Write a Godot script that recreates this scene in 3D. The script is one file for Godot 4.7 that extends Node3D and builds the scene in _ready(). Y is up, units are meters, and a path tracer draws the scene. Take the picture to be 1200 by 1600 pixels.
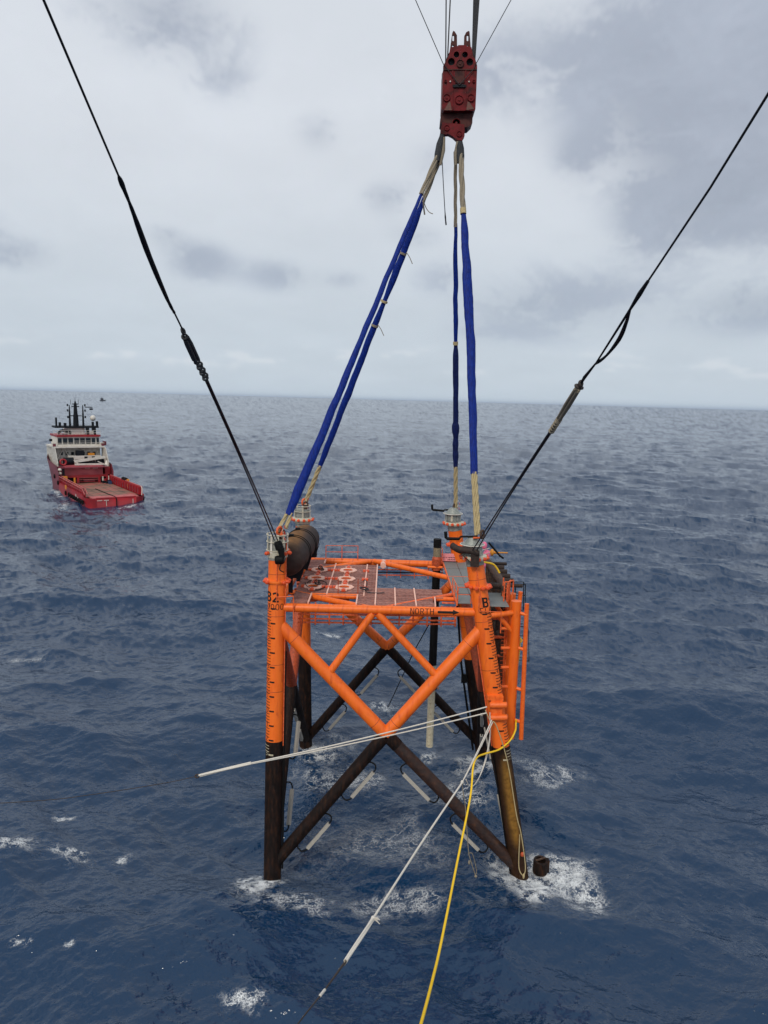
extends Node3D
# Offshore jacket hanging from a crane block over an overcast sea, seen from the deck of the lifting vessel.
# y = 0 is mean sea level, the camera looks along -z.

const EYE := Vector3(0, 32.8, 0)
var used := {}
var M := {}
var sea_a := {}
var sea_b := {}

func _ready() -> void:
	var cam := Camera3D.new()
	cam.name = "camera"
	cam.fov = 71.075
	cam.near = 0.2
	cam.far = 40000.0
	add_child(cam)
	cam.position = EYE
	cam.rotation_degrees = Vector3(-8.98, 0, 1.57)
	var sun := DirectionalLight3D.new()
	sun.name = "sun"
	sun.light_energy = 0.5
	sun.light_color = Color(1.0, 0.96, 0.9)
	sun.light_angular_distance = 14.0
	sun.shadow_enabled = true
	sun.rotation_degrees = Vector3(-42, -22, 0)
	add_child(sun)
	var env := Environment.new()
	env.background_mode = Environment.BG_SKY
	env.tonemap_mode = Environment.TONE_MAPPER_LINEAR
	env.tonemap_exposure = 1.12
	env.background_energy_multiplier = 0.92
	env.sdfgi_enabled = true
	env.ssao_enabled = true
	env.ssil_enabled = true
	env.fog_enabled = FOG
	env.fog_density = 0.000015
	env.fog_light_color = Color(0.75, 0.82, 0.91)
	var sky := Sky.new()
	var pan := PanoramaSkyMaterial.new()
	pan.panorama = cloud_panorama()
	sky.sky_material = pan
	env.sky = sky
	var we := WorldEnvironment.new()
	we.name = "world_environment"
	we.environment = env
	add_child(we)
	make_materials()
	build_sea()
	build_objects()

const FOG := true

# ---------------------------------------------------------------- naming
func numbered(called: String, parent: Node) -> String:
	var k := [parent.get_instance_id(), called]
	var n: int = used.get(k, 0)
	used[k] = n + 1
	return called if n == 0 else "%s_%03d" % [called, n]

func tag(o: Node, label := "", category := "", group := "", kind := "") -> void:
	if label: o.set_meta("label", label)
	if category: o.set_meta("category", category)
	if group: o.set_meta("group", group)
	if kind: o.set_meta("kind", kind)

func thing(called: String, label: String, category: String, at := Vector3.ZERO, group := "") -> Node3D:
	var o := Node3D.new()
	o.name = numbered(called, self)
	add_child(o, true)
	o.position = at
	tag(o, label, category, group)
	return o

func origin_of(parent: Node) -> Vector3:
	var p := Vector3.ZERO
	var n := parent
	while n != self and n is Node3D:
		p += n.position
		n = n.get_parent()
	return p

# every mesh is drawn in scene metres; obj() moves it into its parent's frame
func obj(called: String, b: MB, mat: Material, parent: Node = self, label := "") -> MeshInstance3D:
	var o := MeshInstance3D.new()
	o.name = numbered(called, parent)
	var off := origin_of(parent)
	var c := b.middle()
	o.mesh = b.mesh(c)
	o.position = c - off
	o.material_override = mat
	parent.add_child(o, true)
	if label: o.set_meta("label", label)
	return o

func copy_part(src: MeshInstance3D, at: Vector3, mat: Material = null, turn := 0.0) -> MeshInstance3D:
	var o := MeshInstance3D.new()
	o.name = numbered(src.name.rstrip("0123456789").trim_suffix("_"), src.get_parent())
	o.mesh = src.mesh
	o.material_override = mat if mat else src.material_override
	src.get_parent().add_child(o, true)
	o.position = at - origin_of(src.get_parent())
	o.rotation.y = turn
	return o

# ---------------------------------------------------------------- mesh builder
class MB:
	var v := PackedVector3Array()
	var n := PackedVector3Array()
	var uv := PackedVector2Array()
	var col := PackedColorArray()
	var idx := PackedInt32Array()

	func middle() -> Vector3:
		var b := AABB(v[0], Vector3.ZERO)
		for p in v: b = b.expand(p)
		return b.get_center()

	func mesh(c := Vector3.ZERO) -> ArrayMesh:
		var a := []
		a.resize(Mesh.ARRAY_MAX)
		var w := v.duplicate()
		for i in w.size(): w[i] -= c
		a[Mesh.ARRAY_VERTEX] = w
		a[Mesh.ARRAY_NORMAL] = n
		a[Mesh.ARRAY_TEX_UV] = uv
		if col.size() == v.size(): a[Mesh.ARRAY_COLOR] = col
		a[Mesh.ARRAY_INDEX] = idx
		var m := ArrayMesh.new()
		m.add_surface_from_arrays(Mesh.PRIMITIVE_TRIANGLES, a)
		return m

	func vert(p: Vector3, nn: Vector3, t := Vector2.ZERO) -> int:
		v.append(p); n.append(nn); uv.append(t)
		return v.size() - 1

	func tri(a: int, b: int, c: int) -> void:
		idx.append(a); idx.append(b); idx.append(c)

	# a, b, c, d counter-clockwise seen from outside
	func quad(a: Vector3, b: Vector3, c: Vector3, d: Vector3) -> void:
		var nn := (b - a).cross(c - a).normalized()
		if nn == Vector3.ZERO: nn = (c - a).cross(d - a).normalized()
		var i := vert(a, nn, Vector2(0, 0))
		vert(b, nn, Vector2(1, 0)); vert(c, nn, Vector2(1, 1)); vert(d, nn, Vector2(0, 1))
		tri(i, i + 2, i + 1); tri(i, i + 3, i + 2)

	func box(c: Vector3, s: Vector3, bas := Basis()) -> void:
		var h := s * 0.5
		var p := []
		for z in [-1, 1]:
			for y in [-1, 1]:
				for x in [-1, 1]:
					p.append(c + bas * Vector3(x * h.x, y * h.y, z * h.z))
		quad(p[4], p[5], p[7], p[6]); quad(p[1], p[0], p[2], p[3])
		quad(p[5], p[1], p[3], p[7]); quad(p[0], p[4], p[6], p[2])
		quad(p[6], p[7], p[3], p[2]); quad(p[0], p[1], p[5], p[4])

	# a bar of rectangular section from a to b
	func bar(a: Vector3, b: Vector3, w: float, h: float, up := Vector3.UP) -> void:
		var d := b - a
		var z := d.normalized()
		if absf(z.dot(up)) > 0.98: up = Vector3.RIGHT
		var x := up.cross(z).normalized()
		box((a + b) * 0.5, Vector3(w, h, d.length()), Basis(x, z.cross(x), z))

	# round tube through points with a radius each
	func tube(pts: Array, rad, sides := 12, cap := true, bend := 0.0) -> void:
		var k := pts.size()
		var up := Vector3.UP
		var dir0: Vector3 = (pts[1] - pts[0]).normalized()
		if absf(dir0.dot(up)) > 0.9: up = Vector3.BACK
		var x := up.cross(dir0).normalized()
		var start := v.size()
		var run := 0.0
		for i in k:
			var d: Vector3 = (pts[mini(i + 1, k - 1)] - pts[maxi(i - 1, 0)]).normalized()
			x = (x - d * x.dot(d)).normalized()
			var y := d.cross(x)
			var r: float = rad[i] if rad is Array else rad
			if i > 0: run += (pts[i] - pts[i - 1]).length()
			for s in sides + 1:
				var a := TAU * s / sides
				var nn := x * cos(a) + y * sin(a)
				vert(pts[i] + nn * r, nn, Vector2(float(s) / sides, run))
		for i in k - 1:
			for s in sides:
				var a := start + i * (sides + 1) + s
				var b := a + sides + 1
				tri(a, b, a + 1); tri(a + 1, b, b + 1)
		if cap:
			for e in [0, k - 1]:
				var d: Vector3 = ((pts[1] - pts[0]) if e == 0 else (pts[k - 1] - pts[k - 2])).normalized() * (-1.0 if e == 0 else 1.0)
				var r: float = rad[e] if rad is Array else rad
				if r < 0.001: continue
				var c := vert(pts[e], d)
				var base: int = start + e * (sides + 1)
				for s in sides + 1: vert(v[base + s], d)
				for s in sides:
					if e == 0: tri(c, c + 1 + s, c + 2 + s)
					else: tri(c, c + 2 + s, c + 1 + s)

	# profile of [radius, height] turned round the axis through base
	func lathe(base: Vector3, axis: Vector3, prof: Array, sides := 20, smooth := false) -> void:
		axis = axis.normalized()
		var x := (Vector3.RIGHT if absf(axis.x) < 0.9 else Vector3.UP).cross(axis).normalized()
		var y := axis.cross(x)
		for i in prof.size() - 1:
			var p: Array = prof[i]
			var q: Array = prof[i + 1]
			var sl := Vector2(q[1] - p[1], p[0] - q[0])
			if sl.length() < 0.00001: continue
			sl = sl.normalized()
			var st := v.size()
			for s in sides + 1:
				var a := TAU * s / sides
				var o := x * cos(a) + y * sin(a)
				var nn := (o * sl.x + axis * sl.y).normalized()
				vert(base + o * p[0] + axis * p[1], nn, Vector2(float(s) / sides, p[1]))
				vert(base + o * q[0] + axis * q[1], nn, Vector2(float(s) / sides, q[1]))
			for s in sides:
				var a := st + s * 2
				tri(a, a + 1, a + 2); tri(a + 2, a + 1, a + 3)

	func ball(c: Vector3, r: Vector3, u := 16, w := 10, bas := Basis()) -> void:
		var st := v.size()
		for j in w + 1:
			for i in u + 1:
				var a := TAU * i / u
				var b := PI * j / w
				var d := Vector3(sin(b) * cos(a), cos(b), sin(b) * sin(a))
				vert(c + bas * (d * r), bas * (d / r).normalized(), Vector2(float(i) / u, float(j) / w))
		for j in w:
			for i in u:
				var a := st + j * (u + 1) + i
				var b := a + u + 1
				tri(a, b, a + 1); tri(a + 1, b, b + 1)

	# flat polygon (counter-clockwise in x right, y up) given thickness along z of bas; holes allowed
	func prism(poly: PackedVector2Array, c: Vector3, bas: Basis, t: float, holes := []) -> void:
		var whole := 0.0
		for i in poly.size(): whole += poly[i].cross(poly[(i + 1) % poly.size()])
		if whole < 0:
			poly = poly.duplicate()
			poly.reverse()
		var flat := poly
		for hq in holes: flat = joined(flat, hq)
		var f := Geometry2D.triangulate_polygon(flat)
		for side in [1.0, -1.0]:
			var st := v.size()
			for q in flat: vert(c + bas * Vector3(q.x, q.y, side * t * 0.5), bas * Vector3(0, 0, side), q)
			for i in range(0, f.size(), 3):
				var a := flat[f[i]]; var b := flat[f[i + 1]]; var d := flat[f[i + 2]]
				var ccw := (b - a).cross(d - a) > 0
				if ccw == (side > 0): tri(st + f[i], st + f[i + 2], st + f[i + 1])
				else: tri(st + f[i], st + f[i + 1], st + f[i + 2])
		for ring in [poly] + holes:
			var area := 0.0
			for i in ring.size(): area += ring[i].cross(ring[(i + 1) % ring.size()])
			for i in ring.size():
				var a: Vector2 = ring[i]
				var b: Vector2 = ring[(i + 1) % ring.size()]
				var outer: bool = ring == poly
				if (area > 0) != outer:
					var w := a; a = b; b = w
				quad(c + bas * Vector3(a.x, a.y, -t / 2), c + bas * Vector3(b.x, b.y, -t / 2), c + bas * Vector3(b.x, b.y, t / 2), c + bas * Vector3(a.x, a.y, t / 2))

	# cut a slit from the outline to a hole
	static func joined(o: PackedVector2Array, h: PackedVector2Array) -> PackedVector2Array:
		var hh := PackedVector2Array(h)
		var area := 0.0
		for i in hh.size(): area += hh[i].cross(hh[(i + 1) % hh.size()])
		if area > 0: hh.reverse()
		var best := 1e9
		var bi := 0
		var bj := 0
		for i in o.size():
			for j in hh.size():
				var d := o[i].distance_to(hh[j])
				if d < best:
					best = d; bi = i; bj = j
		var r := PackedVector2Array()
		for i in bi + 1: r.append(o[i])
		for j in hh.size() + 1: r.append(hh[(bj + j) % hh.size()])
		for i in range(bi, o.size()): r.append(o[i])
		return r

	func torus(c: Vector3, axis: Vector3, R: float, r: float, u := 24, w := 8) -> void:
		axis = axis.normalized()
		var x := (Vector3.RIGHT if absf(axis.x) < 0.9 else Vector3.UP).cross(axis).normalized()
		var y := axis.cross(x)
		var pts := []
		for i in u + 1: pts.append(c + (x * cos(TAU * i / u) + y * sin(TAU * i / u)) * R)
		tube(pts, r, w, false)

static func circle(c: Vector2, r: float, k := 16) -> PackedVector2Array:
	var p := PackedVector2Array()
	for i in k: p.append(c + Vector2(cos(TAU * i / k), sin(TAU * i / k)) * r)
	return p

static func sag(a: Vector3, b: Vector3, drop: float, k := 16) -> Array:
	var p := []
	for i in k + 1:
		var t := float(i) / k
		p.append(a.lerp(b, t) - Vector3(0, drop * 4.0 * t * (1.0 - t), 0))
	return p

static func smooth_path(c: Array, k := 8) -> Array:
	var p := []
	for i in c.size() - 1:
		var a: Vector3 = c[maxi(i - 1, 0)]
		var d: Vector3 = c[mini(i + 2, c.size() - 1)]
		for j in k: p.append(c[i].cubic_interpolate(c[i + 1], a, d, float(j) / k))
	p.append(c[-1])
	return p

# ---------------------------------------------------------------- sky
static func fn(s: int, f: float, oct := 4) -> FastNoiseLite:
	var q := FastNoiseLite.new()
	q.seed = s
	q.noise_type = FastNoiseLite.TYPE_SIMPLEX_SMOOTH
	q.frequency = f
	q.fractal_type = FastNoiseLite.FRACTAL_FBM
	q.fractal_octaves = oct
	return q

# broken overcast: a pale layer with lower, darker tufts under it
func cloud_panorama() -> ImageTexture:
	var W := 2048
	var Hh := 1024
	var by := PackedByteArray()
	by.resize(W * Hh * 3)
	var big := fn(11, 0.55, 4)
	var tuft := fn(23, 1.5, 5)
	var fine := fn(37, 4.5, 3)
	var puff := fn(61, 7.5, 5)
	puff.domain_warp_enabled = true
	puff.domain_warp_amplitude = 0.12
	puff.domain_warp_frequency = 6.0
	# heavier banks: azimuth, elevation, half width, half height (degrees), strength
	var banks := [[21.5, 19.5, 8.0, 5.2, 1.25], [25.5, 14.0, 5.5, 3.4, 1.1], [16.5, 23.5, 7.5, 3.6, 0.85], [26.5, 24.5, 6.5, 3.6, 0.7], [19.5, 12.5, 3.2, 3.0, 0.6], [13.0, 7.6, 7.5, 2.5, 0.8], [8.0, 5.0, 5.0, 1.2, 0.4], [26, 6.8, 4.5, 2.0, 0.8], [13.5, 17.0, 1.8, 1.5, 0.4], [-16.5, 24.5, 6.0, 2.6, 0.85], [-12.5, 21.5, 2.6, 1.4, 0.4], [-14.3, 9.6, 2.6, 1.5, 0.85], [-17.0, 11.2, 1.6, 0.8, 0.5], [-26.8, 9.2, 2.9, 1.3, 0.75], [-29, 11.2, 2.0, 0.9, 0.5], [-8.8, 8.9, 2.8, 1.3, 0.65],
		[-5.8, 18.6, 1.9, 1.4, 0.6], [-0.6, 14.6, 1.9, 1.4, 0.7], [1.5, 12.2, 2.6, 1.0, 0.5], [2.8, 17.2, 2.4, 1.8, 0.45], [-3.6, 8.8, 2.2, 0.9, 0.45], [7, 22.5, 3.6, 3.4, 0.45], [4, 9.2, 3.0, 1.6, 0.4],
		[58, 24, 14, 7, 1.0], [-62, 18, 10, 5, 0.9], [95, 15, 9, 4, 0.9], [-105, 26, 12, 6, 1.0], [140, 20, 11, 5, 0.9], [-150, 14, 9, 4, 0.9], [175, 34, 14, 7, 1.0], [60, 50, 16, 10, 0.9], [-60, 52, 18, 9, 0.9], [-140, 58, 16, 9, 0.9], [130, 56, 18, 10, 0.9]]
	for y in Hh:
		var el := PI / 2 - PI * (y + 0.5) / Hh
		var up := sin(el)
		var ed := rad_to_deg(el)
		for x in W:
			var o := (y * W + x) * 3
			if y > 530:
				by[o] = 150; by[o + 1] = 164; by[o + 2] = 182
				continue
			var az := wrapf((float(x) + 0.5) / W * TAU, -PI, PI)
			var ad := rad_to_deg(az)
			var uu := maxf(up, 0.0) + 0.16
			var px := sin(az) * cos(el) / uu
			var pz := -cos(az) * cos(el) / uu
			var a := big.get_noise_3d(px, 0, pz)
			var b := tuft.get_noise_3d(px, 3.1, pz)
			var c := fine.get_noise_3d(px * 1.2, 7.0, pz * 1.2)
			var m := 0.0
			for k in banks:
				var dx: float = wrapf(ad - k[0], -180, 180) / k[2]
				if absf(dx) > 2.2: continue
				var dy: float = (ed - k[1]) / k[3]
				var r: float = dx * dx + dy * dy
				if r < 5.0: m += k[4] * exp(-r * 1.1)
			# tufts gather where a bank lies
			var e := puff.get_noise_3d(sin(az) * cos(el), up * 2.1, -cos(az) * cos(el)) if m > 0.02 or ed < 40.0 else 0.0
			var body := smoothstep(-0.42, 0.42, e + 0.35 * b)
			var dens := m * (0.62 + 0.72 * body) + 0.10 * smoothstep(0.1, 0.6, a + 0.4 * b + 0.5 * e)
			var s := clampf(smoothstep(0.06, 0.92, dens), 0, 1)
			# pale layer: bluish and duller towards the horizon, whiter above
			var lift := smoothstep(0.0, 0.34, up)
			var pale := Color(0.762, 0.806, 0.846).lerp(Color(0.838, 0.861, 0.893), lift)
			var br := 0.014 * a + 0.014 * b + 0.010 * e
			pale = Color(pale.r + br, pale.g + br, pale.b + br)
			var dark := Color(0.66, 0.705, 0.765).lerp(Color(0.652, 0.687, 0.748), lift)
			var inner := 0.035 * b + 0.04 * e + 0.02 * a
			dark = Color(dark.r + inner, dark.g + inner, dark.b + inner)
			var q := pale.lerp(dark, s * 0.92)
			# a few small bright cumulus heads low over the sea
			var lo := smoothstep(1.6, 2.6, ed) * (1.0 - smoothstep(3.2, 4.4, ed)) * smoothstep(0.15, 0.5, b + 0.5 * c)
			q = q.lerp(Color(0.86, 0.88, 0.90), lo * 0.45)
			var hz := 1.0 - smoothstep(0.0, 0.035, absf(up))
			q = q.lerp(Color(0.755, 0.805, 0.85), hz * 0.6)
			by[o] = int(clampf(q.r, 0, 1) * 255); by[o + 1] = int(clampf(q.g, 0, 1) * 255); by[o + 2] = int(clampf(q.b, 0, 1) * 255)
	var im := Image.create_from_data(W, Hh, false, Image.FORMAT_RGB8, by)
	return ImageTexture.create_from_image(im)

# ---------------------------------------------------------------- sea
static func fft1(re: PackedFloat32Array, im: PackedFloat32Array, N: int, cs: PackedFloat32Array, sn: PackedFloat32Array, rev: PackedInt32Array, at: int, step: int, br: PackedFloat32Array, bi: PackedFloat32Array) -> void:
	for i in N:
		var j := at + rev[i] * step
		br[i] = re[j]; bi[i] = im[j]
	var half := 1
	while half < N:
		var stride := N / (2 * half)
		for k in half:
			var wr := cs[k * stride]
			var wi := sn[k * stride]
			var a := k
			while a < N:
				var b := a + half
				var tr := br[b] * wr - bi[b] * wi
				var ti := br[b] * wi + bi[b] * wr
				br[b] = br[a] - tr; bi[b] = bi[a] - ti
				br[a] += tr; bi[a] += ti
				a += 2 * half
		half *= 2
	for i in N:
		re[at + i * step] = br[i]; im[at + i * step] = bi[i]

# one periodic patch of wind sea: height h and the horizontal pull that sharpens crests
func wave_patch(N: int, L: float, lmin: float, lmax: float, peak: float, slope: float, wind: float, spread: float, chop: float, sd: int) -> Dictionary:
	var rng := RandomNumberGenerator.new()
	rng.seed = sd
	var re := PackedFloat32Array(); re.resize(N * N)
	var im := PackedFloat32Array(); im.resize(N * N)
	var most := int(ceil(L / lmin))
	var wv := Vector2(sin(wind), -cos(wind))
	var s2 := 0.0
	for m in range(-most, most + 1):
		for n in range(0, most + 1):
			if n == 0 and m <= 0: continue
			var k := Vector2(m, n) * TAU / L
			var kl := k.length()
			var lam := TAU / kl
			if lam < lmin or lam > lmax: continue
			var al := absf(k.dot(wv)) / kl
			var dirw := pow(al, spread) + 0.04
			var e := exp(-1.0 / pow(kl * peak / 4.44, 2)) / pow(kl, 3.75) * dirw
			var amp := sqrt(e) * sqrt(-2.0 * log(rng.randf() + 1e-9)) * 0.7
			var ph := rng.randf() * TAU
			var ar := amp * cos(ph)
			var ai := amp * sin(ph)
			s2 += 2.0 * amp * amp * kl * kl
			# height in the real part, potential in the imaginary part
			var i1 := posmod(n, N) * N + posmod(m, N)
			var i2 := posmod(-n, N) * N + posmod(-m, N)
			var p := 1.0 / kl
			re[i1] += ar - ai * p; im[i1] += ai + ar * p
			re[i2] += ar + ai * p; im[i2] += -ai + ar * p
	var cs := PackedFloat32Array(); var sn := PackedFloat32Array(); var rev := PackedInt32Array()
	var bits := int(round(log(N) / log(2.0)))
	for i in N:
		cs.append(cos(TAU * i / N)); sn.append(sin(TAU * i / N))
		var r := 0
		for b in bits: if i & (1 << b): r |= 1 << (bits - 1 - b)
		rev.append(r)
	var br := PackedFloat32Array(); br.resize(N)
	var bi := PackedFloat32Array(); bi.resize(N)
	for y in N: fft1(re, im, N, cs, sn, rev, y * N, 1, br, bi)
	for x in N: fft1(re, im, N, cs, sn, rev, x, N, br, bi)
	var g := slope / sqrt(s2)
	for i in N * N:
		re[i] *= g; im[i] *= g
	var dx := PackedFloat32Array(); dx.resize(N * N)
	var dz := PackedFloat32Array(); dz.resize(N * N)
	var sx := PackedFloat32Array(); sx.resize(N * N)
	var sz := PackedFloat32Array(); sz.resize(N * N)
	var q := N / L * 0.5
	var q2 := q * q * 4.0
	for y in N:
		var yu := ((y + 1) % N) * N
		var yd := ((y + N - 1) % N) * N
		var yo := y * N
		for x in N:
			var xr := (x + 1) % N
			var xl := (x + N - 1) % N
			var i := yo + x
			# crests draw together: the pull is against the slope of the potential
			dx[i] = -chop * -(im[yo + xr] - im[yo + xl]) * q
			dz[i] = -chop * -(im[yu + x] - im[yd + x]) * q
			var jx := 1.0 + chop * (im[yo + xr] + im[yo + xl] - 2.0 * im[i]) * q2
			var jz := 1.0 + chop * (im[yu + x] + im[yd + x] - 2.0 * im[i]) * q2
			sx[i] = (re[yo + xr] - re[yo + xl]) * q / maxf(0.35, jx)
			sz[i] = (re[yu + x] - re[yd + x]) * q / maxf(0.35, jz)
	return {"N": N, "L": L, "h": re, "dx": dx, "dz": dz, "sx": sx, "sz": sz}

# height, pulls and slopes at a place (bilinear)
static func wave_at(w: Dictionary, x: float, z: float, out: PackedFloat32Array) -> void:
	var N: int = w.N
	var k: float = N / float(w.L)
	var fx := fposmod(x * k, N)
	var fz := fposmod(z * k, N)
	var x0 := int(fx) % N
	var z0 := int(fz) % N
	fx -= floorf(fx); fz -= floorf(fz)
	var x1 := (x0 + 1) % N
	var z1 := (z0 + 1) % N
	var a := z0 * N + x0
	var b := z0 * N + x1
	var c := z1 * N + x0
	var d := z1 * N + x1
	var wa := (1.0 - fx) * (1.0 - fz)
	var wb := fx * (1.0 - fz)
	var wc := (1.0 - fx) * fz
	var wd := fx * fz
	var p: PackedFloat32Array = w.h
	out[0] = p[a] * wa + p[b] * wb + p[c] * wc + p[d] * wd
	p = w.dx
	out[1] = p[a] * wa + p[b] * wb + p[c] * wc + p[d] * wd
	p = w.dz
	out[2] = p[a] * wa + p[b] * wb + p[c] * wc + p[d] * wd
	p = w.sx
	out[3] = p[a] * wa + p[b] * wb + p[c] * wc + p[d] * wd
	p = w.sz
	out[4] = p[a] * wa + p[b] * wb + p[c] * wc + p[d] * wd

const TURN := 0.42
var tmp := PackedFloat32Array([0, 0, 0, 0, 0])

# sums the patches; fine = how much of the short waves the mesh spacing still carries
func sea_point(x: float, z: float, coarse: float, fine: float, keep := 1.0) -> Array:
	var h := 0.0; var ox := 0.0; var oz := 0.0; var sx := 0.0; var sz := 0.0
	wave_at(sea_a, x, z, tmp)
	h += tmp[0] * coarse; ox += tmp[1] * coarse; oz += tmp[2] * coarse; sx += tmp[3]; sz += tmp[4]
	var c := cos(TURN); var s := sin(TURN)
	wave_at(sea_a, (c * x + s * z) * 1.62 + 31.0, (-s * x + c * z) * 1.62 + 57.0, tmp)
	h += 0.35 * tmp[0] * coarse
	ox += 0.35 * (c * tmp[1] - s * tmp[2]) * coarse; oz += 0.35 * (s * tmp[1] + c * tmp[2]) * coarse
	sx += 0.5 * (c * tmp[3] - s * tmp[4]); sz += 0.5 * (s * tmp[3] + c * tmp[4])
	wave_at(sea_b, x, z, tmp)
	h += tmp[0] * fine; ox += tmp[1] * fine; oz += tmp[2] * fine; sx += tmp[3] * keep; sz += tmp[4] * keep
	return [h, ox, oz, sx, sz]

func sea_height(x: float, z: float) -> float:
	# undo the horizontal pull by iterating
	var px := x; var pz := z
	var r := sea_point(px, pz, 1, 1)
	for i in 3:
		px = x - r[1]; pz = z - r[2]
		r = sea_point(px, pz, 1, 1)
	return r[0]

func build_sea() -> void:
	sea_a = wave_patch(512, 173.0, 3.6, 70.0, 26.0, 0.195, 0.14, 3.4, 0.85, 5)
	sea_b = wave_patch(512, 37.0, 0.42, 3.6, 9.0, 0.20, -0.15, 1.5, 0.5, 8)
	var ripple := wave_patch(512, 7.9, 0.07, 0.45, 3.0, 0.13, 0.1, 0.6, 0.5, 13)
	var by := PackedByteArray(); by.resize(512 * 512 * 3)
	for i in 512 * 512:
		var nn := Vector3(-ripple.sx[i], -ripple.sz[i], 1.0).normalized()
		# texture v runs along +z, so green points towards -z
		by[i * 3] = int(127.5 + 127.5 * nn.x); by[i * 3 + 1] = int(127.5 - 127.5 * nn.y); by[i * 3 + 2] = int(127.5 + 127.5 * nn.z)
	var rip := ImageTexture.create_from_image(Image.create_from_data(512, 512, false, Image.FORMAT_RGB8, by))
	var m := StandardMaterial3D.new()
	m.albedo_color = Color(0.014, 0.17, 0.295)
	m.roughness = 0.13
	m.metallic_specular = 0.5
	m.normal_enabled = true
	m.normal_texture = rip
	m.normal_scale = 1.0
	M.sea = m
	# polar sheet round the nadir: rings close together near, spread out towards the horizon
	var ring := []
	for d in [88.0, 76.0, 67.0, 60.0, 55.0, 51.0, 48.5]: ring.append(deg_to_rad(d))
	var th := deg_to_rad(47.0)
	while th > 0.0016:
		ring.append(th)
		th -= 0.00155
	ring.append(0.0016)
	var az := []
	var a := -0.62
	while a <= 0.62:
		az.append(a); a += 0.0019
	var st := 0.0019
	while a < PI:
		az.append(a); st = minf(st * 1.25, 0.12); a += st
	var left := []
	a = -0.62 - 0.002; st = 0.0019
	while a > -PI + 0.05:
		left.append(a); st = minf(st * 1.25, 0.12); a -= st
	left.reverse()
	az = left + az
	az.append(az[0] + TAU)
	var R := ring.size()
	var C := az.size()
	var V := PackedVector3Array(); V.resize(R * C)
	var Nn := PackedVector3Array(); Nn.resize(R * C)
	var U := PackedVector2Array(); U.resize(R * C)
	var sn := PackedFloat32Array(); var cn := PackedFloat32Array()
	for q in az: sn.append(sin(q)); cn.append(-cos(q))
	for i in R:
		var rad: float = EYE.y / tan(ring[i])
		var dr: float = rad / EYE.y * sqrt(rad * rad + EYE.y * EYE.y) * 0.00155
		var fine := 1.0 - smoothstep(0.5, 3.0, dr)
		var coarse := 1.0 - 0.6 * smoothstep(8.0, 60.0, dr)
		var view := EYE.y / rad
		var keep := 1.0 - 0.6 * smoothstep(0.8, 6.0, dr)
		# far rings average many crests, and show mostly the faces turned this way
		var lean := 0.05 * smoothstep(120.0, 1000.0, rad)
		var calm := 1.0 - 0.78 * smoothstep(110.0, 900.0, rad)
		for j in C:
			var x := rad * sn[j]
			var z := rad * cn[j]
			var k := i * C + j
			var r := sea_point(x, z, coarse, fine, keep)
			V[k] = Vector3(x + r[1], r[0], z + r[2])
			var sx: float = r[3] * calm
			var sz: float = r[4] * calm
			# only faces turned to the viewer side of the grazing angle stand in for unresolved crests far out
			sx += sn[j] * lean; sz += cn[j] * lean
			var tilt := view + sx * sn[j] + sz * cn[j]
			if tilt < 0.0:
				var fix := -2.0 * tilt * smoothstep(60.0, 250.0, rad)
				sx += sn[j] * fix; sz += cn[j] * fix
			Nn[k] = Vector3(-sx, 1.0, -sz).normalized()
			U[k] = Vector2(x, z) / 7.9
	var I := PackedInt32Array(); I.resize((R - 1) * (C - 1) * 6)
	var t := 0
	for i in R - 1:
		for j in C - 1:
			var p := i * C + j
			var q := p + C
			I[t] = p; I[t + 1] = q; I[t + 2] = p + 1
			I[t + 3] = p + 1; I[t + 4] = q; I[t + 5] = q + 1
			t += 6
	var arr := []
	arr.resize(Mesh.ARRAY_MAX)
	arr[Mesh.ARRAY_VERTEX] = V; arr[Mesh.ARRAY_NORMAL] = Nn; arr[Mesh.ARRAY_TEX_UV] = U; arr[Mesh.ARRAY_INDEX] = I
	var me := ArrayMesh.new()
	me.add_surface_from_arrays(Mesh.PRIMITIVE_TRIANGLES, arr)
	var o := MeshInstance3D.new()
	o.name = "sea"
	o.mesh = me
	o.material_override = m
	add_child(o)
	tag(o, "dark blue choppy open sea reaching to the horizon", "", "", "structure")

# ---------------------------------------------------------------- materials
func ramp_tex(stops: Array, freq: float, sd: int, oct := 4, size := 256, stretch := false) -> NoiseTexture2D:
	var g := Gradient.new()
	var off := PackedFloat32Array(); var co := PackedColorArray()
	for s in stops:
		off.append(s[0]); co.append(s[1])
	g.offsets = off; g.colors = co
	var t := NoiseTexture2D.new()
	t.width = size; t.height = size
	t.seamless = true
	t.noise = fn(sd, freq, oct)
	t.color_ramp = g
	return t

func bump_tex(freq: float, sd: int, oct := 4, strength := 4.0) -> NoiseTexture2D:
	var t := NoiseTexture2D.new()
	t.width = 256; t.height = 256
	t.seamless = true
	t.noise = fn(sd, freq, oct)
	t.as_normal_map = true
	t.bump_strength = strength
	return t

func mat(key: String, c: Color, rough: float, metal := 0.0, tex: Texture2D = null, scale := 1.0, nrm: Texture2D = null, nscale := 0.5) -> StandardMaterial3D:
	var m := StandardMaterial3D.new()
	m.resource_name = key
	m.albedo_color = c
	m.roughness = rough
	m.metallic = metal
	if tex: m.albedo_texture = tex
	if nrm:
		m.normal_enabled = true
		m.normal_texture = nrm
		m.normal_scale = nscale
	if tex or nrm:
		m.uv1_triplanar = true
		m.uv1_world_triplanar = true
		m.uv1_scale = Vector3.ONE * scale
	M[key] = m
	return m

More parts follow.
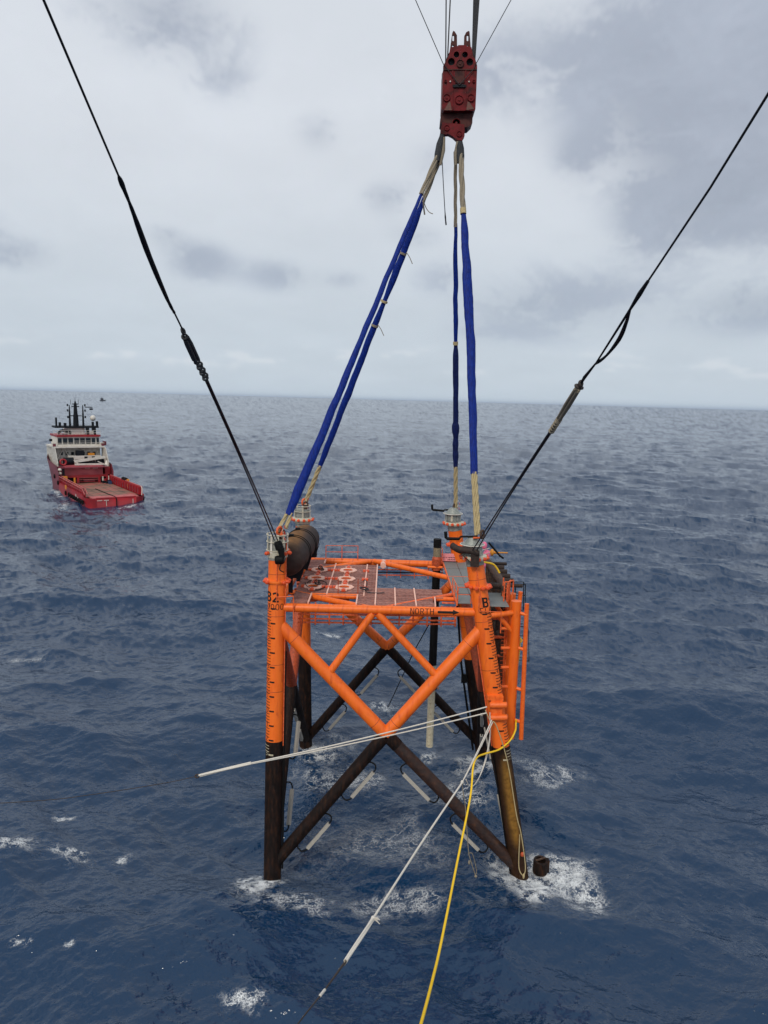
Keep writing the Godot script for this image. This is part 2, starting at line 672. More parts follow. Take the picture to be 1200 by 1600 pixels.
func make_materials() -> void:
	var W := Color.WHITE
	var lump := bump_tex(0.03, 3, 4, 6.0)
	var fine := bump_tex(0.08, 4, 3, 4.0)
	mat("orange", W, 0.42, 0.0, ramp_tex([[0.0, Color(0.80, 0.33, 0.10)], [0.16, Color(0.89, 0.38, 0.09)], [0.42, Color(0.94, 0.425, 0.095)], [0.68, Color(0.95, 0.45, 0.12)], [0.82, Color(0.93, 0.43, 0.12)], [0.92, Color(0.84, 0.36, 0.11)], [1.0, Color(0.60, 0.27, 0.12)]], 0.012, 5, 5), 0.25, fine, 0.12)
	M.orange.uv1_scale = Vector3(0.6, 0.11, 0.6)
	mat("orange_worn", W, 0.6, 0.0, ramp_tex([[0.0, Color(0.62, 0.25, 0.13)], [0.4, Color(0.86, 0.36, 0.16)], [0.7, Color(0.91, 0.44, 0.24)], [1.0, Color(0.93, 0.62, 0.48)]], 0.03, 6, 5), 0.6)
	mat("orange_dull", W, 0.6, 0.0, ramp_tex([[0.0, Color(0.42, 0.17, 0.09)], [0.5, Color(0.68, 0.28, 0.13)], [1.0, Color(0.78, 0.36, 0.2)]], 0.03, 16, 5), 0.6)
	mat("growth", W, 0.7, 0.0, ramp_tex([[0.0, Color(0.05, 0.038, 0.036)], [0.4, Color(0.088, 0.06, 0.054)], [0.6, Color(0.135, 0.082, 0.066)], [0.8, Color(0.20, 0.125, 0.085)], [1.0, Color(0.31, 0.20, 0.11)]], 0.02, 7, 5), 0.4, lump, 0.5)
	var st := mat("stained", W, 0.62, 0.0, ramp_tex([[0.0, Color(0.68, 0.66, 0.66)], [0.5, Color(0.9, 0.9, 0.9)], [1.0, W]], 0.02, 8, 5), 0.5, lump, 0.35)
	st.vertex_color_use_as_albedo = true
	M.growth.uv1_scale = Vector3(0.6, 0.16, 0.6)
	mat("rust_brown", W, 0.75, 0.0, ramp_tex([[0.0, Color(0.12, 0.085, 0.07)], [0.45, Color(0.25, 0.17, 0.125)], [0.75, Color(0.34, 0.25, 0.18)], [1.0, Color(0.45, 0.36, 0.28)]], 0.025, 9, 5), 0.6, lump, 0.4)
	mat("pipe_grey", W, 0.6, 0.0, ramp_tex([[0.0, Color(0.40, 0.41, 0.38)], [0.5, Color(0.53, 0.54, 0.52)], [1.0, Color(0.62, 0.62, 0.60)]], 0.02, 10), 0.8)
	mat("cream", W, 0.55, 0.0, ramp_tex([[0.0, Color(0.60, 0.55, 0.46)], [0.4, Color(0.74, 0.72, 0.65)], [1.0, Color(0.80, 0.79, 0.73)]], 0.03, 11, 5), 0.8)
	mat("pvc_cream", W, 0.5, 0.0, ramp_tex([[0.0, Color(0.55, 0.48, 0.36)], [0.3, Color(0.78, 0.74, 0.63)], [1.0, Color(0.85, 0.82, 0.73)]], 0.02, 12, 5), 0.5)
	mat("black", Color(0.045, 0.045, 0.05), 0.65)
	mat("mark_black", Color(0.05, 0.045, 0.045), 0.8)
	mat("mark_cream", Color(0.72, 0.68, 0.58), 0.8)
	mat("rubber", W, 0.72, 0.0, ramp_tex([[0.0, Color(0.125, 0.112, 0.115)], [0.5, Color(0.215, 0.185, 0.18)], [0.8, Color(0.27, 0.23, 0.215)], [1.0, Color(0.32, 0.27, 0.24)]], 0.015, 13, 5), 0.35, lump, 0.25)
	st = mat("rubber_stained", W, 0.72, 0.0, ramp_tex([[0.0, Color(0.65, 0.63, 0.63)], [0.5, Color(0.9, 0.88, 0.87)], [1.0, W]], 0.015, 13, 5), 0.35, lump, 0.25)
	st.vertex_color_use_as_albedo = true
	for i in 4:
		var k: float = [0.0, 0.035, -0.04, 0.015][i]
		mat("board_%d" % i, W, 0.75, 0.0, ramp_tex([[0.0, Color(0.40 + k, 0.21 + k, 0.17 + k)], [0.4, Color(0.54 + k, 0.35 + k, 0.31 + k)], [0.65, Color(0.59 + k, 0.42 + k, 0.38 + k)], [0.85, Color(0.68 + k, 0.39 + k, 0.30 + k)], [1.0, Color(0.72, 0.42, 0.3)]], 0.03, 14 + i, 5), 0.45)
	mat("pale_pink", W, 0.6, 0.0, ramp_tex([[0.0, Color(0.84, 0.5, 0.38)], [0.4, Color(0.93, 0.72, 0.64)], [1.0, Color(0.95, 0.82, 0.77)]], 0.03, 18, 4), 0.9)
	# open steel grating: dark gaps between bearing bars
	var im := Image.create(64, 64, false, Image.FORMAT_RGB8)
	im.fill(Color(0.36, 0.38, 0.38))
	for i in 16:
		im.fill_rect(Rect2i(i * 4 + 2, 0, 2, 64), Color(0.50, 0.53, 0.53))
	for i in 4:
		im.fill_rect(Rect2i(0, i * 16, 64, 4), Color(0.55, 0.57, 0.56))
	mat("grating", W, 0.6, 0.2, ImageTexture.create_from_image(im), 0.8)
	mat("anode", W, 0.6, 0.1, ramp_tex([[0.0, Color(0.48, 0.45, 0.41)], [0.5, Color(0.68, 0.66, 0.62)], [1.0, Color(0.78, 0.76, 0.72)]], 0.05, 19, 4), 1.2)
	mat("block_red", W, 0.5, 0.0, ramp_tex([[0.0, Color(0.20, 0.07, 0.07)], [0.35, Color(0.37, 0.075, 0.09)], [0.65, Color(0.44, 0.09, 0.115)], [0.85, Color(0.34, 0.11, 0.11)], [1.0, Color(0.24, 0.14, 0.11)]], 0.014, 20, 5), 0.25)
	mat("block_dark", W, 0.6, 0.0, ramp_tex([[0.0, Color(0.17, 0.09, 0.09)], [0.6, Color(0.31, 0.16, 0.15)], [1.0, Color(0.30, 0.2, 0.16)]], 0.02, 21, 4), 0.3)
	mat("sleeve", W, 0.62, 0.0, ramp_tex([[0.0, Color(0.03, 0.085, 0.30)], [0.35, Color(0.035, 0.14, 0.45)], [0.7, Color(0.045, 0.175, 0.53)], [1.0, Color(0.09, 0.23, 0.56)]], 0.02, 22, 5), 0.5, lump, 0.7)
	M.sleeve.uv1_scale = Vector3(1.6, 0.35, 1.6)
	mat("sleeve_dark", W, 0.7, 0.0, ramp_tex([[0.0, Color(0.05, 0.08, 0.20)], [0.5, Color(0.075, 0.13, 0.33)], [1.0, Color(0.09, 0.16, 0.42)]], 0.03, 23, 5), 0.6, lump, 0.9)
	mat("rope_cream", W, 0.85, 0.0, ramp_tex([[0.0, Color(0.46, 0.39, 0.28)], [0.5, Color(0.72, 0.65, 0.48)], [1.0, Color(0.82, 0.77, 0.62)]], 0.05, 24, 4), 1.3, fine, 0.8)
	mat("rope_grey", W, 0.85, 0.0, ramp_tex([[0.0, Color(0.33, 0.29, 0.24)], [0.5, Color(0.55, 0.51, 0.44)], [1.0, Color(0.66, 0.62, 0.54)]], 0.05, 25, 4), 1.3, fine, 0.8)
	mat("rope_white", W, 0.85, 0.0, ramp_tex([[0.0, Color(0.62, 0.59, 0.54)], [0.5, Color(0.83, 0.81, 0.77)], [1.0, Color(0.9, 0.89, 0.86)]], 0.06, 26, 3), 2.0, fine, 0.5)
	mat("steel_wire", Color(0.13, 0.135, 0.15), 0.5, 0.4)
	mat("wire_brown", Color(0.21, 0.175, 0.16), 0.7)
	mat("sling_dark", W, 0.8, 0.0, ramp_tex([[0.0, Color(0.09, 0.10, 0.12)], [0.6, Color(0.19, 0.20, 0.22)], [1.0, Color(0.34, 0.34, 0.33)]], 0.04, 27, 4), 0.9, fine, 0.6)
	mat("hose_yellow", Color(0.95, 0.78, 0.10), 0.4)
	mat("sign_pink", W, 0.7, 0.0, ramp_tex([[0.0, Color(0.85, 0.42, 0.45)], [0.6, Color(0.93, 0.60, 0.62)], [1.0, Color(0.95, 0.72, 0.72)]], 0.05, 28, 3), 0.8)
	mat("pink_wrap", Color(0.93, 0.47, 0.60), 0.6)
	mat("white_paint", W, 0.5, 0.0, ramp_tex([[0.0, Color(0.62, 0.57, 0.50)], [0.35, Color(0.80, 0.78, 0.74)], [1.0, Color(0.86, 0.85, 0.83)]], 0.02, 29, 5), 0.12)
	mat("white_dull", W, 0.6, 0.0, ramp_tex([[0.0, Color(0.55, 0.52, 0.48)], [0.5, Color(0.73, 0.72, 0.69)], [1.0, Color(0.82, 0.81, 0.79)]], 0.02, 30, 5), 0.15)
	mat("hull_red", W, 0.45, 0.0, ramp_tex([[0.0, Color(0.42, 0.09, 0.12)], [0.5, Color(0.60, 0.115, 0.15)], [1.0, Color(0.68, 0.16, 0.19)]], 0.01, 31, 5), 0.06)
	mat("hull_maroon", W, 0.5, 0.0, ramp_tex([[0.0, Color(0.33, 0.13, 0.17)], [0.5, Color(0.45, 0.17, 0.22)], [1.0, Color(0.52, 0.24, 0.28)]], 0.01, 32, 5), 0.06)
	mat("deck_wood", W, 0.8, 0.0, ramp_tex([[0.0, Color(0.33, 0.25, 0.21)], [0.35, Color(0.47, 0.36, 0.30)], [0.6, Color(0.56, 0.38, 0.33)], [0.8, Color(0.66, 0.33, 0.31)], [1.0, Color(0.66, 0.26, 0.27)]], 0.012, 33, 5), 0.05)
	mat("deck_pink", W, 0.7, 0.0, ramp_tex([[0.0, Color(0.55, 0.32, 0.30)], [0.5, Color(0.70, 0.35, 0.35)], [1.0, Color(0.74, 0.44, 0.42)]], 0.015, 34, 5), 0.08)
	mat("ship_black", Color(0.085, 0.10, 0.125), 0.6)
	mat("tyre", Color(0.05, 0.045, 0.05), 0.85)
	mat("amber", Color(0.80, 0.52, 0.14), 0.6)
	mat("window_glass", Color(0.10, 0.13, 0.16), 0.08)
	mat("far_grey", Color(0.20, 0.22, 0.26), 0.7)
	mat("orange_red", Color(0.86, 0.33, 0.16), 0.5)
	mat("orange_bright", W, 0.45, 0.0, ramp_tex([[0.0, Color(0.82, 0.33, 0.12)], [0.5, Color(0.92, 0.41, 0.13)], [1.0, Color(0.95, 0.47, 0.19)]], 0.02, 36, 4), 0.6)
	mat("zinc", W, 0.45, 0.3, ramp_tex([[0.0, Color(0.42, 0.44, 0.42)], [0.5, Color(0.55, 0.57, 0.55)], [1.0, Color(0.66, 0.67, 0.64)]], 0.03, 37, 4), 0.8)
	mat("pipe_olive", W, 0.6, 0.0, ramp_tex([[0.0, Color(0.36, 0.32, 0.25)], [0.5, Color(0.50, 0.46, 0.37)], [1.0, Color(0.58, 0.55, 0.46)]], 0.03, 38, 4), 0.8)
	mat("rust_dark", W, 0.75, 0.0, ramp_tex([[0.0, Color(0.09, 0.07, 0.065)], [0.5, Color(0.17, 0.12, 0.10)], [1.0, Color(0.29, 0.2, 0.14)]], 0.03, 39, 4), 0.6)
	mat("block_scuff", W, 0.6, 0.0, ramp_tex([[0.0, Color(0.30, 0.20, 0.17)], [0.5, Color(0.38, 0.24, 0.20)], [1.0, Color(0.48, 0.20, 0.19)]], 0.03, 40, 4), 0.6)
	mat("hull_faded", W, 0.5, 0.0, ramp_tex([[0.0, Color(0.54, 0.22, 0.25)], [0.5, Color(0.68, 0.29, 0.32)], [1.0, Color(0.74, 0.38, 0.40)]], 0.012, 50, 5), 0.08)
	mat("brown_steel", W, 0.6, 0.0, ramp_tex([[0.0, Color(0.085, 0.05, 0.04)], [0.45, Color(0.165, 0.09, 0.066)], [0.75, Color(0.24, 0.14, 0.085)], [1.0, Color(0.36, 0.23, 0.12)]], 0.02, 52, 5), 0.35, lump, 0.4)
	mat("blue_gear", Color(0.15, 0.25, 0.4), 0.6)
	for g in ["growth", "block_red", "block_dark", "stained", "black", "rubber_stained", "sleeve", "sleeve_dark", "ship_black", "tyre"]: M[g].metallic_specular = 0.3
	mat("red_tape", Color(0.78, 0.17, 0.14), 0.7)

# ---------------------------------------------------------------- the jacket
# leg axes: place at height 18.5 (elevation +7) and run per metre downwards
const LEGS := [[-7.2, -47.6, 0.006, 0.119], [6.93, -47.7, 0.178, 0.107], [-7.05, -62.0, 0.01, -0.113], [6.78, -62.0, 0.17, -0.108]]
const LEG_R := 0.6

func leg_at(k: int, y: float) -> Vector3:
	var l: Array = LEGS[k]
	return Vector3(l[0] + l[2] * (18.5 - y), y, l[1] + l[3] * (18.5 - y))

# distance from a leg's axis to its skin in the level direction d
func skin(k: int, d: Vector3, r: float) -> float:
	var l: Array = LEGS[k]
	var c := d.dot(Vector3(l[2], -1.0, l[3]).normalized())
	return r / sqrt(1.0 - c * c)

# a strip of paint that hugs a leg: angles measured from straight towards -z... 0 faces the viewer (+z), positive to +x
func hug(b: MB, k: int, y0: float, y1: float, a0: float, a1: float, r: float) -> void:
	var n := maxi(1, int(ceil(absf(a1 - a0) / 0.16)))
	var p0 := leg_at(k, y0)
	var p1 := leg_at(k, y1)
	for i in n:
		var u := lerpf(a0, a1, float(i) / n)
		var w := lerpf(a0, a1, float(i + 1) / n)
		var du := Vector3(sin(u), 0, cos(u))
		var dw := Vector3(sin(w), 0, cos(w))
		var s := b.v.size()
		var ru := skin(k, du, r)
		var rw := skin(k, dw, r)
		b.vert(p0 + du * ru, du); b.vert(p0 + dw * rw, dw); b.vert(p1 + dw * rw, dw); b.vert(p1 + du * ru, du)
		b.tri(s, s + 2, s + 1); b.tri(s, s + 3, s + 2)

# lettering bent round a cylinder: axis from c along ax, letters start at angle a and stand up along the axis
func text_mesh(txt: String, size: float, font: Font) -> Array:
	var t := TextMesh.new()
	t.text = txt
	t.font = font
	t.font_size = 32
	t.pixel_size = size / 32.0
	t.depth = 0.0
	t.horizontal_alignment = HORIZONTAL_ALIGNMENT_LEFT
	t.curve_step = 2.0
	return t.get_mesh_arrays()

func wrap_text(b: MB, txt: String, size: float, at: Callable, font: Font) -> float:
	var a := text_mesh(txt, size, font)
	if a.is_empty(): return 0.0
	var vs: PackedVector3Array = a[Mesh.ARRAY_VERTEX]
	var ix: PackedInt32Array = a[Mesh.ARRAY_INDEX]
	var lo := 1e9; var hi := -1e9; var bot := 1e9
	for p in vs:
		lo = minf(lo, p.x); hi = maxf(hi, p.x); bot = minf(bot, p.y)
	# cut the letters small enough to follow the curve
	var tris := []
	for i in range(0, ix.size(), 3):
		tris.append([Vector2(vs[ix[i]].x - lo, vs[ix[i]].y - bot), Vector2(vs[ix[i + 1]].x - lo, vs[ix[i + 1]].y - bot), Vector2(vs[ix[i + 2]].x - lo, vs[ix[i + 2]].y - bot)])
	while not tris.is_empty():
		var t: Array = tris.pop_back()
		var far := 0
		for i in 3:
			if t[i].distance_to(t[(i + 1) % 3]) > t[far].distance_to(t[(far + 1) % 3]): far = i
		if t[far].distance_to(t[(far + 1) % 3]) > 0.09:
			var mid: Vector2 = (t[far] + t[(far + 1) % 3]) * 0.5
			tris.append([t[far], mid, t[(far + 2) % 3]])
			tris.append([mid, t[(far + 1) % 3], t[(far + 2) % 3]])
			continue
		var s := b.v.size()
		for p in t:
			var q: Array = at.call(p.x, p.y)
			b.vert(q[0], q[1])
		var g := (b.v[s + 1] - b.v[s]).cross(b.v[s + 2] - b.v[s])
		if g.dot(b.n[s]) < 0: b.tri(s, s + 1, s + 2)
		else: b.tri(s, s + 2, s + 1)
	return hi - lo

func leg_text(k: int, y: float, ang: float, r: float) -> Callable:
	return func(u: float, w: float) -> Array:
		var a := ang + u / r
		var d := Vector3(sin(a), 0, cos(a))
		return [leg_at(k, y + w) + d * skin(k, d, r), d]

func brace(jk: Node3D, called: String, a: Vector3, b: Vector3, r: float, m: Material, sides := 20) -> MeshInstance3D:
	var q := MB.new()
	q.tube([a, b], r, sides, true)
	return obj(called, q, m, jk)

# sacrificial anode: a pale bar held off a brace by two bent black straps
func anode(jk: Node3D, a: Vector3, b: Vector3, r: float, f0: float, f1: float, off: Vector3, gap: float) -> void:
	var p := a.lerp(b, f0)
	var q := a.lerp(b, f1)
	var d := (q - p).normalized()
	off = (off - d * off.dot(d)).normalized()
	var side := d.cross(off)
	var bar := MB.new()
	var c0 := p + off * (r + gap)
	var c1 := q + off * (r + gap)
	var prof := PackedVector2Array([Vector2(-0.15, -0.12), Vector2(0.15, -0.12), Vector2(0.1, 0.12), Vector2(-0.1, 0.12)])
	bar.prism(prof, (c0 + c1) * 0.5, Basis(side, off, side.cross(off)), (c1 - c0).length())
	var an := obj("anode", bar, M.anode, jk)
	for e in [[c0, p, -1.0], [c1, q, 1.0]]:
		var s := MB.new()
		var out: Vector3 = d * e[2]
		var base: Vector3 = e[1] + off * r
		s.tube(smooth_path([e[0] - out * 0.05, e[0] + out * 0.22 - off * 0.02, e[0] + out * 0.45 - off * gap * 0.35, base + out * 0.42 + off * gap * 0.15, base + out * 0.3 - off * 0.05], 4), 0.052, 8)
		obj("bracket", s, M.black, an)

func build_jacket() -> void:
	var jk := thing("offshore_jacket", "tall orange steel lattice jacket with dark lower legs standing in the sea", "offshore jacket", Vector3(1.5, 0, -55))
	var sans := SystemFont.new()
	sans.font_names = PackedStringArray(["Droid Sans Mono"])
	var bold := SystemFont.new()
	bold.font_names = PackedStringArray(["Droid Sans"])
	bold.font_weight = 700
	var lug_src := [null, null]
	for k in 4:
		var paint: float = [9.3, 9.25, 10.1, 9.6][k]
		var up := MB.new()
		up.tube([leg_at(k, 21.68), leg_at(k, 16.0), leg_at(k, paint)], LEG_R, 32)
		var leg := obj("leg", up, M.orange, jk)
		# pile above the leg
		var grey := MB.new()
		grey.tube([leg_at(k, 23.1), leg_at(k, 21.7)], LEG_R + 0.015, 32)
		obj("pile_top", grey, M.pipe_grey, jk)
		var low := MB.new()
		var y := paint - 0.003
		var pts := []
		while y > -5.0:
			pts.append(leg_at(k, y)); y -= 0.35
		low.tube(pts, LEG_R, 32)
		if k == 1:
			# ochre stain with a ragged edge down the front of this leg
			var nz := fn(77, 0.8, 4)
			for i in low.v.size():
				var p := low.v[i]
				var ax := leg_at(1, p.y)
				var an := atan2(p.x - ax.x, p.z - ax.z)
				var g := exp(-pow((an - 0.12) / 0.55, 2.0)) * (1.0 - smoothstep(7.6, 9.0, p.y)) * smoothstep(2.0, 3.4, p.y)
				g = clampf(g * (1.05 + 0.6 * nz.get_noise_3dv(p * Vector3(1.4, 0.5, 1.4))), 0, 1)
				var s := clampf(0.35 * (1.0 - smoothstep(5.0, 9.3, p.y)) + 0.3 * nz.get_noise_3dv(p * 0.9 + Vector3(9, 2, 1)), 0, 0.5)
				low.col.append(Color(0.028, 0.015, 0.011).lerp(Color(0.05, 0.022, 0.011), s * 2.0).lerp(Color(0.30, 0.15, 0.03), g))
		obj("splash_zone", low, M.stained if k == 1 else M.growth, leg)
		# two collars of centring lugs
		for lev in 2:
			var ly: float = [20.28, 22.25][lev]
			var c := leg_at(k, ly)
			if lev == 1 and k != 0:
				var fl := MB.new()
				fl.lathe(c, Vector3.UP, [[0.6, -0.17], [0.86, -0.14], [0.9, 0.0], [0.86, 0.14], [0.6, 0.17]], 32)
				obj("collar", fl, M.cream, jk)
			elif lev == 0:
				var fl := MB.new()
				fl.lathe(c, Vector3.UP, [[0.59, -0.12], [0.7, -0.1], [0.72, 0.0], [0.7, 0.1], [0.59, 0.12]], 32)
				obj("collar", fl, M.orange, jk)
			var n := 12
			for i in n:
				var a := TAU * (i + 0.5) / n
				if k == 0 and lev == 1 and not i in [0, 1, 4, 7, 9, 10]: continue
				if k == 0 and lev == 0 and i in [2, 3, 8, 9]: continue
				var d := Vector3(cos(a), 0, sin(a))
				var rr := 0.86 if lev == 1 else 0.78
				if lug_src[0] == null:
					var l := MB.new()
					l.lathe(Vector3.ZERO, Vector3.RIGHT, [[0.0, -0.14], [0.1, -0.14], [0.13, -0.1], [0.13, 0.1], [0.1, 0.14], [0.05, 0.14], [0.05, 0.19], [0.0, 0.19]], 12)
					lug_src[0] = l.mesh()
				var o := MeshInstance3D.new()
				o.name = numbered("centring_lug", jk)
				o.mesh = lug_src[0]
				o.material_override = M.orange_red
				jk.add_child(o, true)
				o.position = c + d * rr - jk.position
				o.rotation.y = -a
		# pile head
		var h := leg_at(k, 23.1)
		if k == 1 or k == 3:
			var cap := MB.new()
			cap.lathe(h, Vector3.UP, [[0.62, -0.62], [0.62, -0.02], [0.8, 0.0], [0.82, 0.03], [0.62, 0.07], [0.30, 0.5], [0.0, 0.52]], 32)
			var co := obj("cone_cap", cap, M.zinc, jk)
			var rim := MB.new()
			rim.torus(h + Vector3(0, 0.02, 0), Vector3.UP, 0.82, 0.035, 32, 6)
			obj("rim", rim, M.white_paint, co)
			for i in 8:
				var a := TAU * (i + 0.3) / 8
				var d := Vector3(cos(a), 0, sin(a))
				var f := MB.new()
				f.bar(h + d * 0.66 - Vector3(0, 0.6, 0), h + d * 0.66 + Vector3(0, 0.0, 0), 0.16, 0.03, d)
				obj("stiffener", f, M.cream if i % 2 == 0 else M.pipe_grey, co)
		else:
			var sl := MB.new()
			sl.lathe(leg_at(k, 22.1), Vector3.UP, [[0.6, -0.2], [0.7, -0.18], [0.7, 0.25], [0.66, 0.28], [0.6, 0.28]], 32)
			obj("sleeve_band", sl, M.cream, jk)
			for ry in [22.4, 22.98, 23.45]:
				var hp := MB.new()
				hp.torus(leg_at(k, ry), Vector3.UP, 0.74, 0.035, 32, 6)
				obj("hoop", hp, M.cream, jk)
			for i in 10:
				var a := TAU * (i + 0.25) / 10
				var d := Vector3(cos(a), 0, sin(a))
				if k == 2 and i % 2 == 1: continue
				var f := MB.new()
				f.bar(leg_at(k, 22.3) + d * 0.7, leg_at(k, 23.52) + d * 0.7, 0.15, 0.05, d)
				obj("guide_bar", f, M.cream if i % 3 else M.white_paint, jk)
			var plug := MB.new()
			plug.lathe(h, Vector3.UP, [[0.6, -0.05], [0.6, 0.02], [0.52, 0.05], [0.0, 0.06]], 24)
			obj("top_plate", plug, M.pipe_grey, jk)
			var lift := MB.new()
			lift.box(h + Vector3(0.28, 0.22, 0.1), Vector3(0.3, 0.42, 0.28))
			lift.torus(h + Vector3(0.3, 0.5, 0.1), Vector3(0.3, 0, 1), 0.19, 0.07, 16, 8)
			obj("lifting_eye", lift, M.rust_brown, jk)
		# weld seams round the leg
		for wy in [20.75, 17.9, 14.6, 12.75]:
			if wy < paint: continue
			var ws := MB.new()
			ws.tube([leg_at(k, wy + 0.02), leg_at(k, wy), leg_at(k, wy - 0.02)], [LEG_R + 0.002, LEG_R + 0.012, LEG_R + 0.002], 32, false)
			obj("weld_seam", ws, M.orange_dull, leg)
	# vertical conduits running up the legs
	for e in [[0, 0.14, 20.4, 22.6], [0, 1.25, 9.0, 22.9], [1, -0.02, 19.0, 22.7], [0, 0.14, 18.95, 20.3]]:
		var q := MB.new()
		var d := Vector3(sin(e[1]), 0, cos(e[1])) * (LEG_R + 0.07)
		q.tube([leg_at(e[0], e[2]) + d, leg_at(e[0], e[3]) + d], 0.035, 8)
		obj("conduit", q, M.orange_worn, jk)
	for e in [[1.35, 0.07, 0.4, 15.5], [1.55, 0.035, 0.4, 9.0]]:
		var q := MB.new()
		var d := Vector3(sin(e[0]), 0, cos(e[0])) * (LEG_R + 0.12)
		q.tube([leg_at(0, e[2]) + d, leg_at(0, e[3]) + d], e[1], 8)
		obj("grout_line", q, M.black, jk)
	for e in [[-1.45, 0.05, 0.2, 9.2], [-1.5, 0.04, 9.2, 17.5]]:
		var q := MB.new()
		var d := Vector3(sin(e[0]), 0, cos(e[0])) * (LEG_R + 0.06)
		q.tube([leg_at(1, e[2]) + d, leg_at(1, e[3]) + d], e[1], 8)
		obj("grout_line", q, M.black if e[2] < 5 else M.orange_worn, jk)
	# thin bent tubes on the legs at deck level
	var t1 := MB.new()
	t1.tube([Vector3(-7.05, 19.35, -46.95), Vector3(-6.35, 19.37, -47.1), Vector3(-6.02, 19.4, -47.15), Vector3(-5.98, 19.2, -47.15), Vector3(-5.98, 17.7, -47.2)], 0.045, 8)
	obj("vent_tube", t1, M.orange_worn, jk)
	var t2 := MB.new()
	t2.tube([Vector3(6.6, 19.8, -47.05), Vector3(6.6, 18.75, -47.0), Vector3(8.15, 18.7, -47.1), Vector3(8.18, 17.2, -47.1)], 0.04, 8)
	obj("vent_tube", t2, M.orange_worn, jk)

	# ---- horizontal frame
	var yb := 18.45
	brace(jk, "beam", leg_at(0, yb), leg_at(1, yb), 0.3, M.orange, 24)
	brace(jk, "beam", leg_at(2, yb), leg_at(3, yb), 0.3, M.orange, 24)
	brace(jk, "beam", leg_at(0, yb), leg_at(2, yb), 0.3, M.orange, 24)
	brace(jk, "beam", leg_at(1, yb), leg_at(3, yb), 0.3, M.orange, 24)
	var mf := leg_at(0, 18.5).lerp(leg_at(1, 18.5), 0.5)
	var mb := leg_at(2, 18.5).lerp(leg_at(3, 18.5), 0.5)
	var ml := leg_at(0, 18.5).lerp(leg_at(2, 18.5), 0.45)
	var mr := leg_at(1, 18.5).lerp(leg_at(3, 18.5), 0.42)
	brace(jk, "plan_brace", mb + Vector3(-0.6, 0.12, 0.2), mr + Vector3(0, 0.05, -1.8), 0.21, M.orange)
	brace(jk, "plan_brace", mb + Vector3(-0.9, 0.1, 0.2), ml + Vector3(0, 0.0, -3.2), 0.19, M.orange)
	brace(jk, "plan_brace", ml + Vector3(0, -0.05, 2.3), mf + Vector3(-0.2, -0.05, 0), 0.21, M.orange)
	brace(jk, "plan_brace", mf + Vector3(0.2, 0.02, -0.1), mr + Vector3(-1.0, 0.06, 1.6), 0.16, M.orange_worn)
	brace(jk, "stub_brace", Vector3(0.08, 18.55, -61.9), Vector3(0.05, 18.6, -60.2), 0.24, M.pale_pink)
	# ---- crossed braces on the four faces
	var faces := [[0, 1, Vector3(0.55, 9.85, 0), 0.44], [2, 3, Vector3(0.62, 10.35, 0), 0.42], [0, 2, Vector3.ZERO, 0.42], [1, 3, Vector3.ZERO, 0.42]]
	for f in faces:
		var i: int = f[0]; var j: int = f[1]
		var a := leg_at(i, 17.5); var b := leg_at(j, 17.5)
		var c := leg_at(i, 0.5); var d := leg_at(j, 0.5)
		var jy: float = f[2].y if f[2] != Vector3.ZERO else 9.9
		var w := 0.5
		if f[2] != Vector3.ZERO:
			w = (f[2].x - leg_at(i, jy).x) / (leg_at(j, jy).x - leg_at(i, jy).x)
		var x := leg_at(i, jy).lerp(leg_at(j, jy), w)
		var r: float = f[3]
		var cut := 0.035
		for e in [a, b]:
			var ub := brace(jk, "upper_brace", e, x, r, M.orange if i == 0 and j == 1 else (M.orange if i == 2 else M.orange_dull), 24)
			for wf in [0.16, 0.9]:
				var ws := MB.new()
				var wd: Vector3 = (x - e).normalized() * 0.02
				ws.tube([e.lerp(x, wf) - wd, e.lerp(x, wf), e.lerp(x, wf) + wd], [r + 0.002, r + 0.012, r + 0.002], 24, false)
				obj("weld_seam", ws, M.orange_dull, ub)
		for e in [c, d]:
			var s := x.lerp(e, cut)
			brace(jk, "lower_brace", s, e, r * 0.985, M.brown_steel if i == 0 and j == 1 and e == d else M.growth, 24)
			var cl := MB.new()
			cl.tube([x.lerp(e, cut - 0.02), x.lerp(e, cut + 0.05)], r * 1.03, 24)
			obj("joint_can", cl, M.growth, jk)
		var out := Vector3(0, -1, 0.25) if i == 0 else Vector3(0, -1, 0.2)
		var left := c - x
		for e in [[c, 0.21, 0.40], [c, 0.60, 0.79], [d, 0.21, 0.40], [d, 0.58, 0.77]]:
			anode(jk, x, e[0], r, e[1], e[2], out + Vector3(0.6 if i == 0 and e[0] == c else 0.0, 0, 0), 0.62)
	# front K braces
	var xf := Vector3(0.55, 9.85, -46.57)
	var top := Vector3(-0.45, 18.2, -47.6)
	brace(jk, "k_brace", top + Vector3(-0.12, 0, 0), leg_at(0, 17.5).lerp(xf, 0.47), 0.26, M.orange)
	brace(jk, "k_brace", top + Vector3(0.2, 0, 0), leg_at(1, 17.5).lerp(xf, 0.47), 0.26, M.orange)
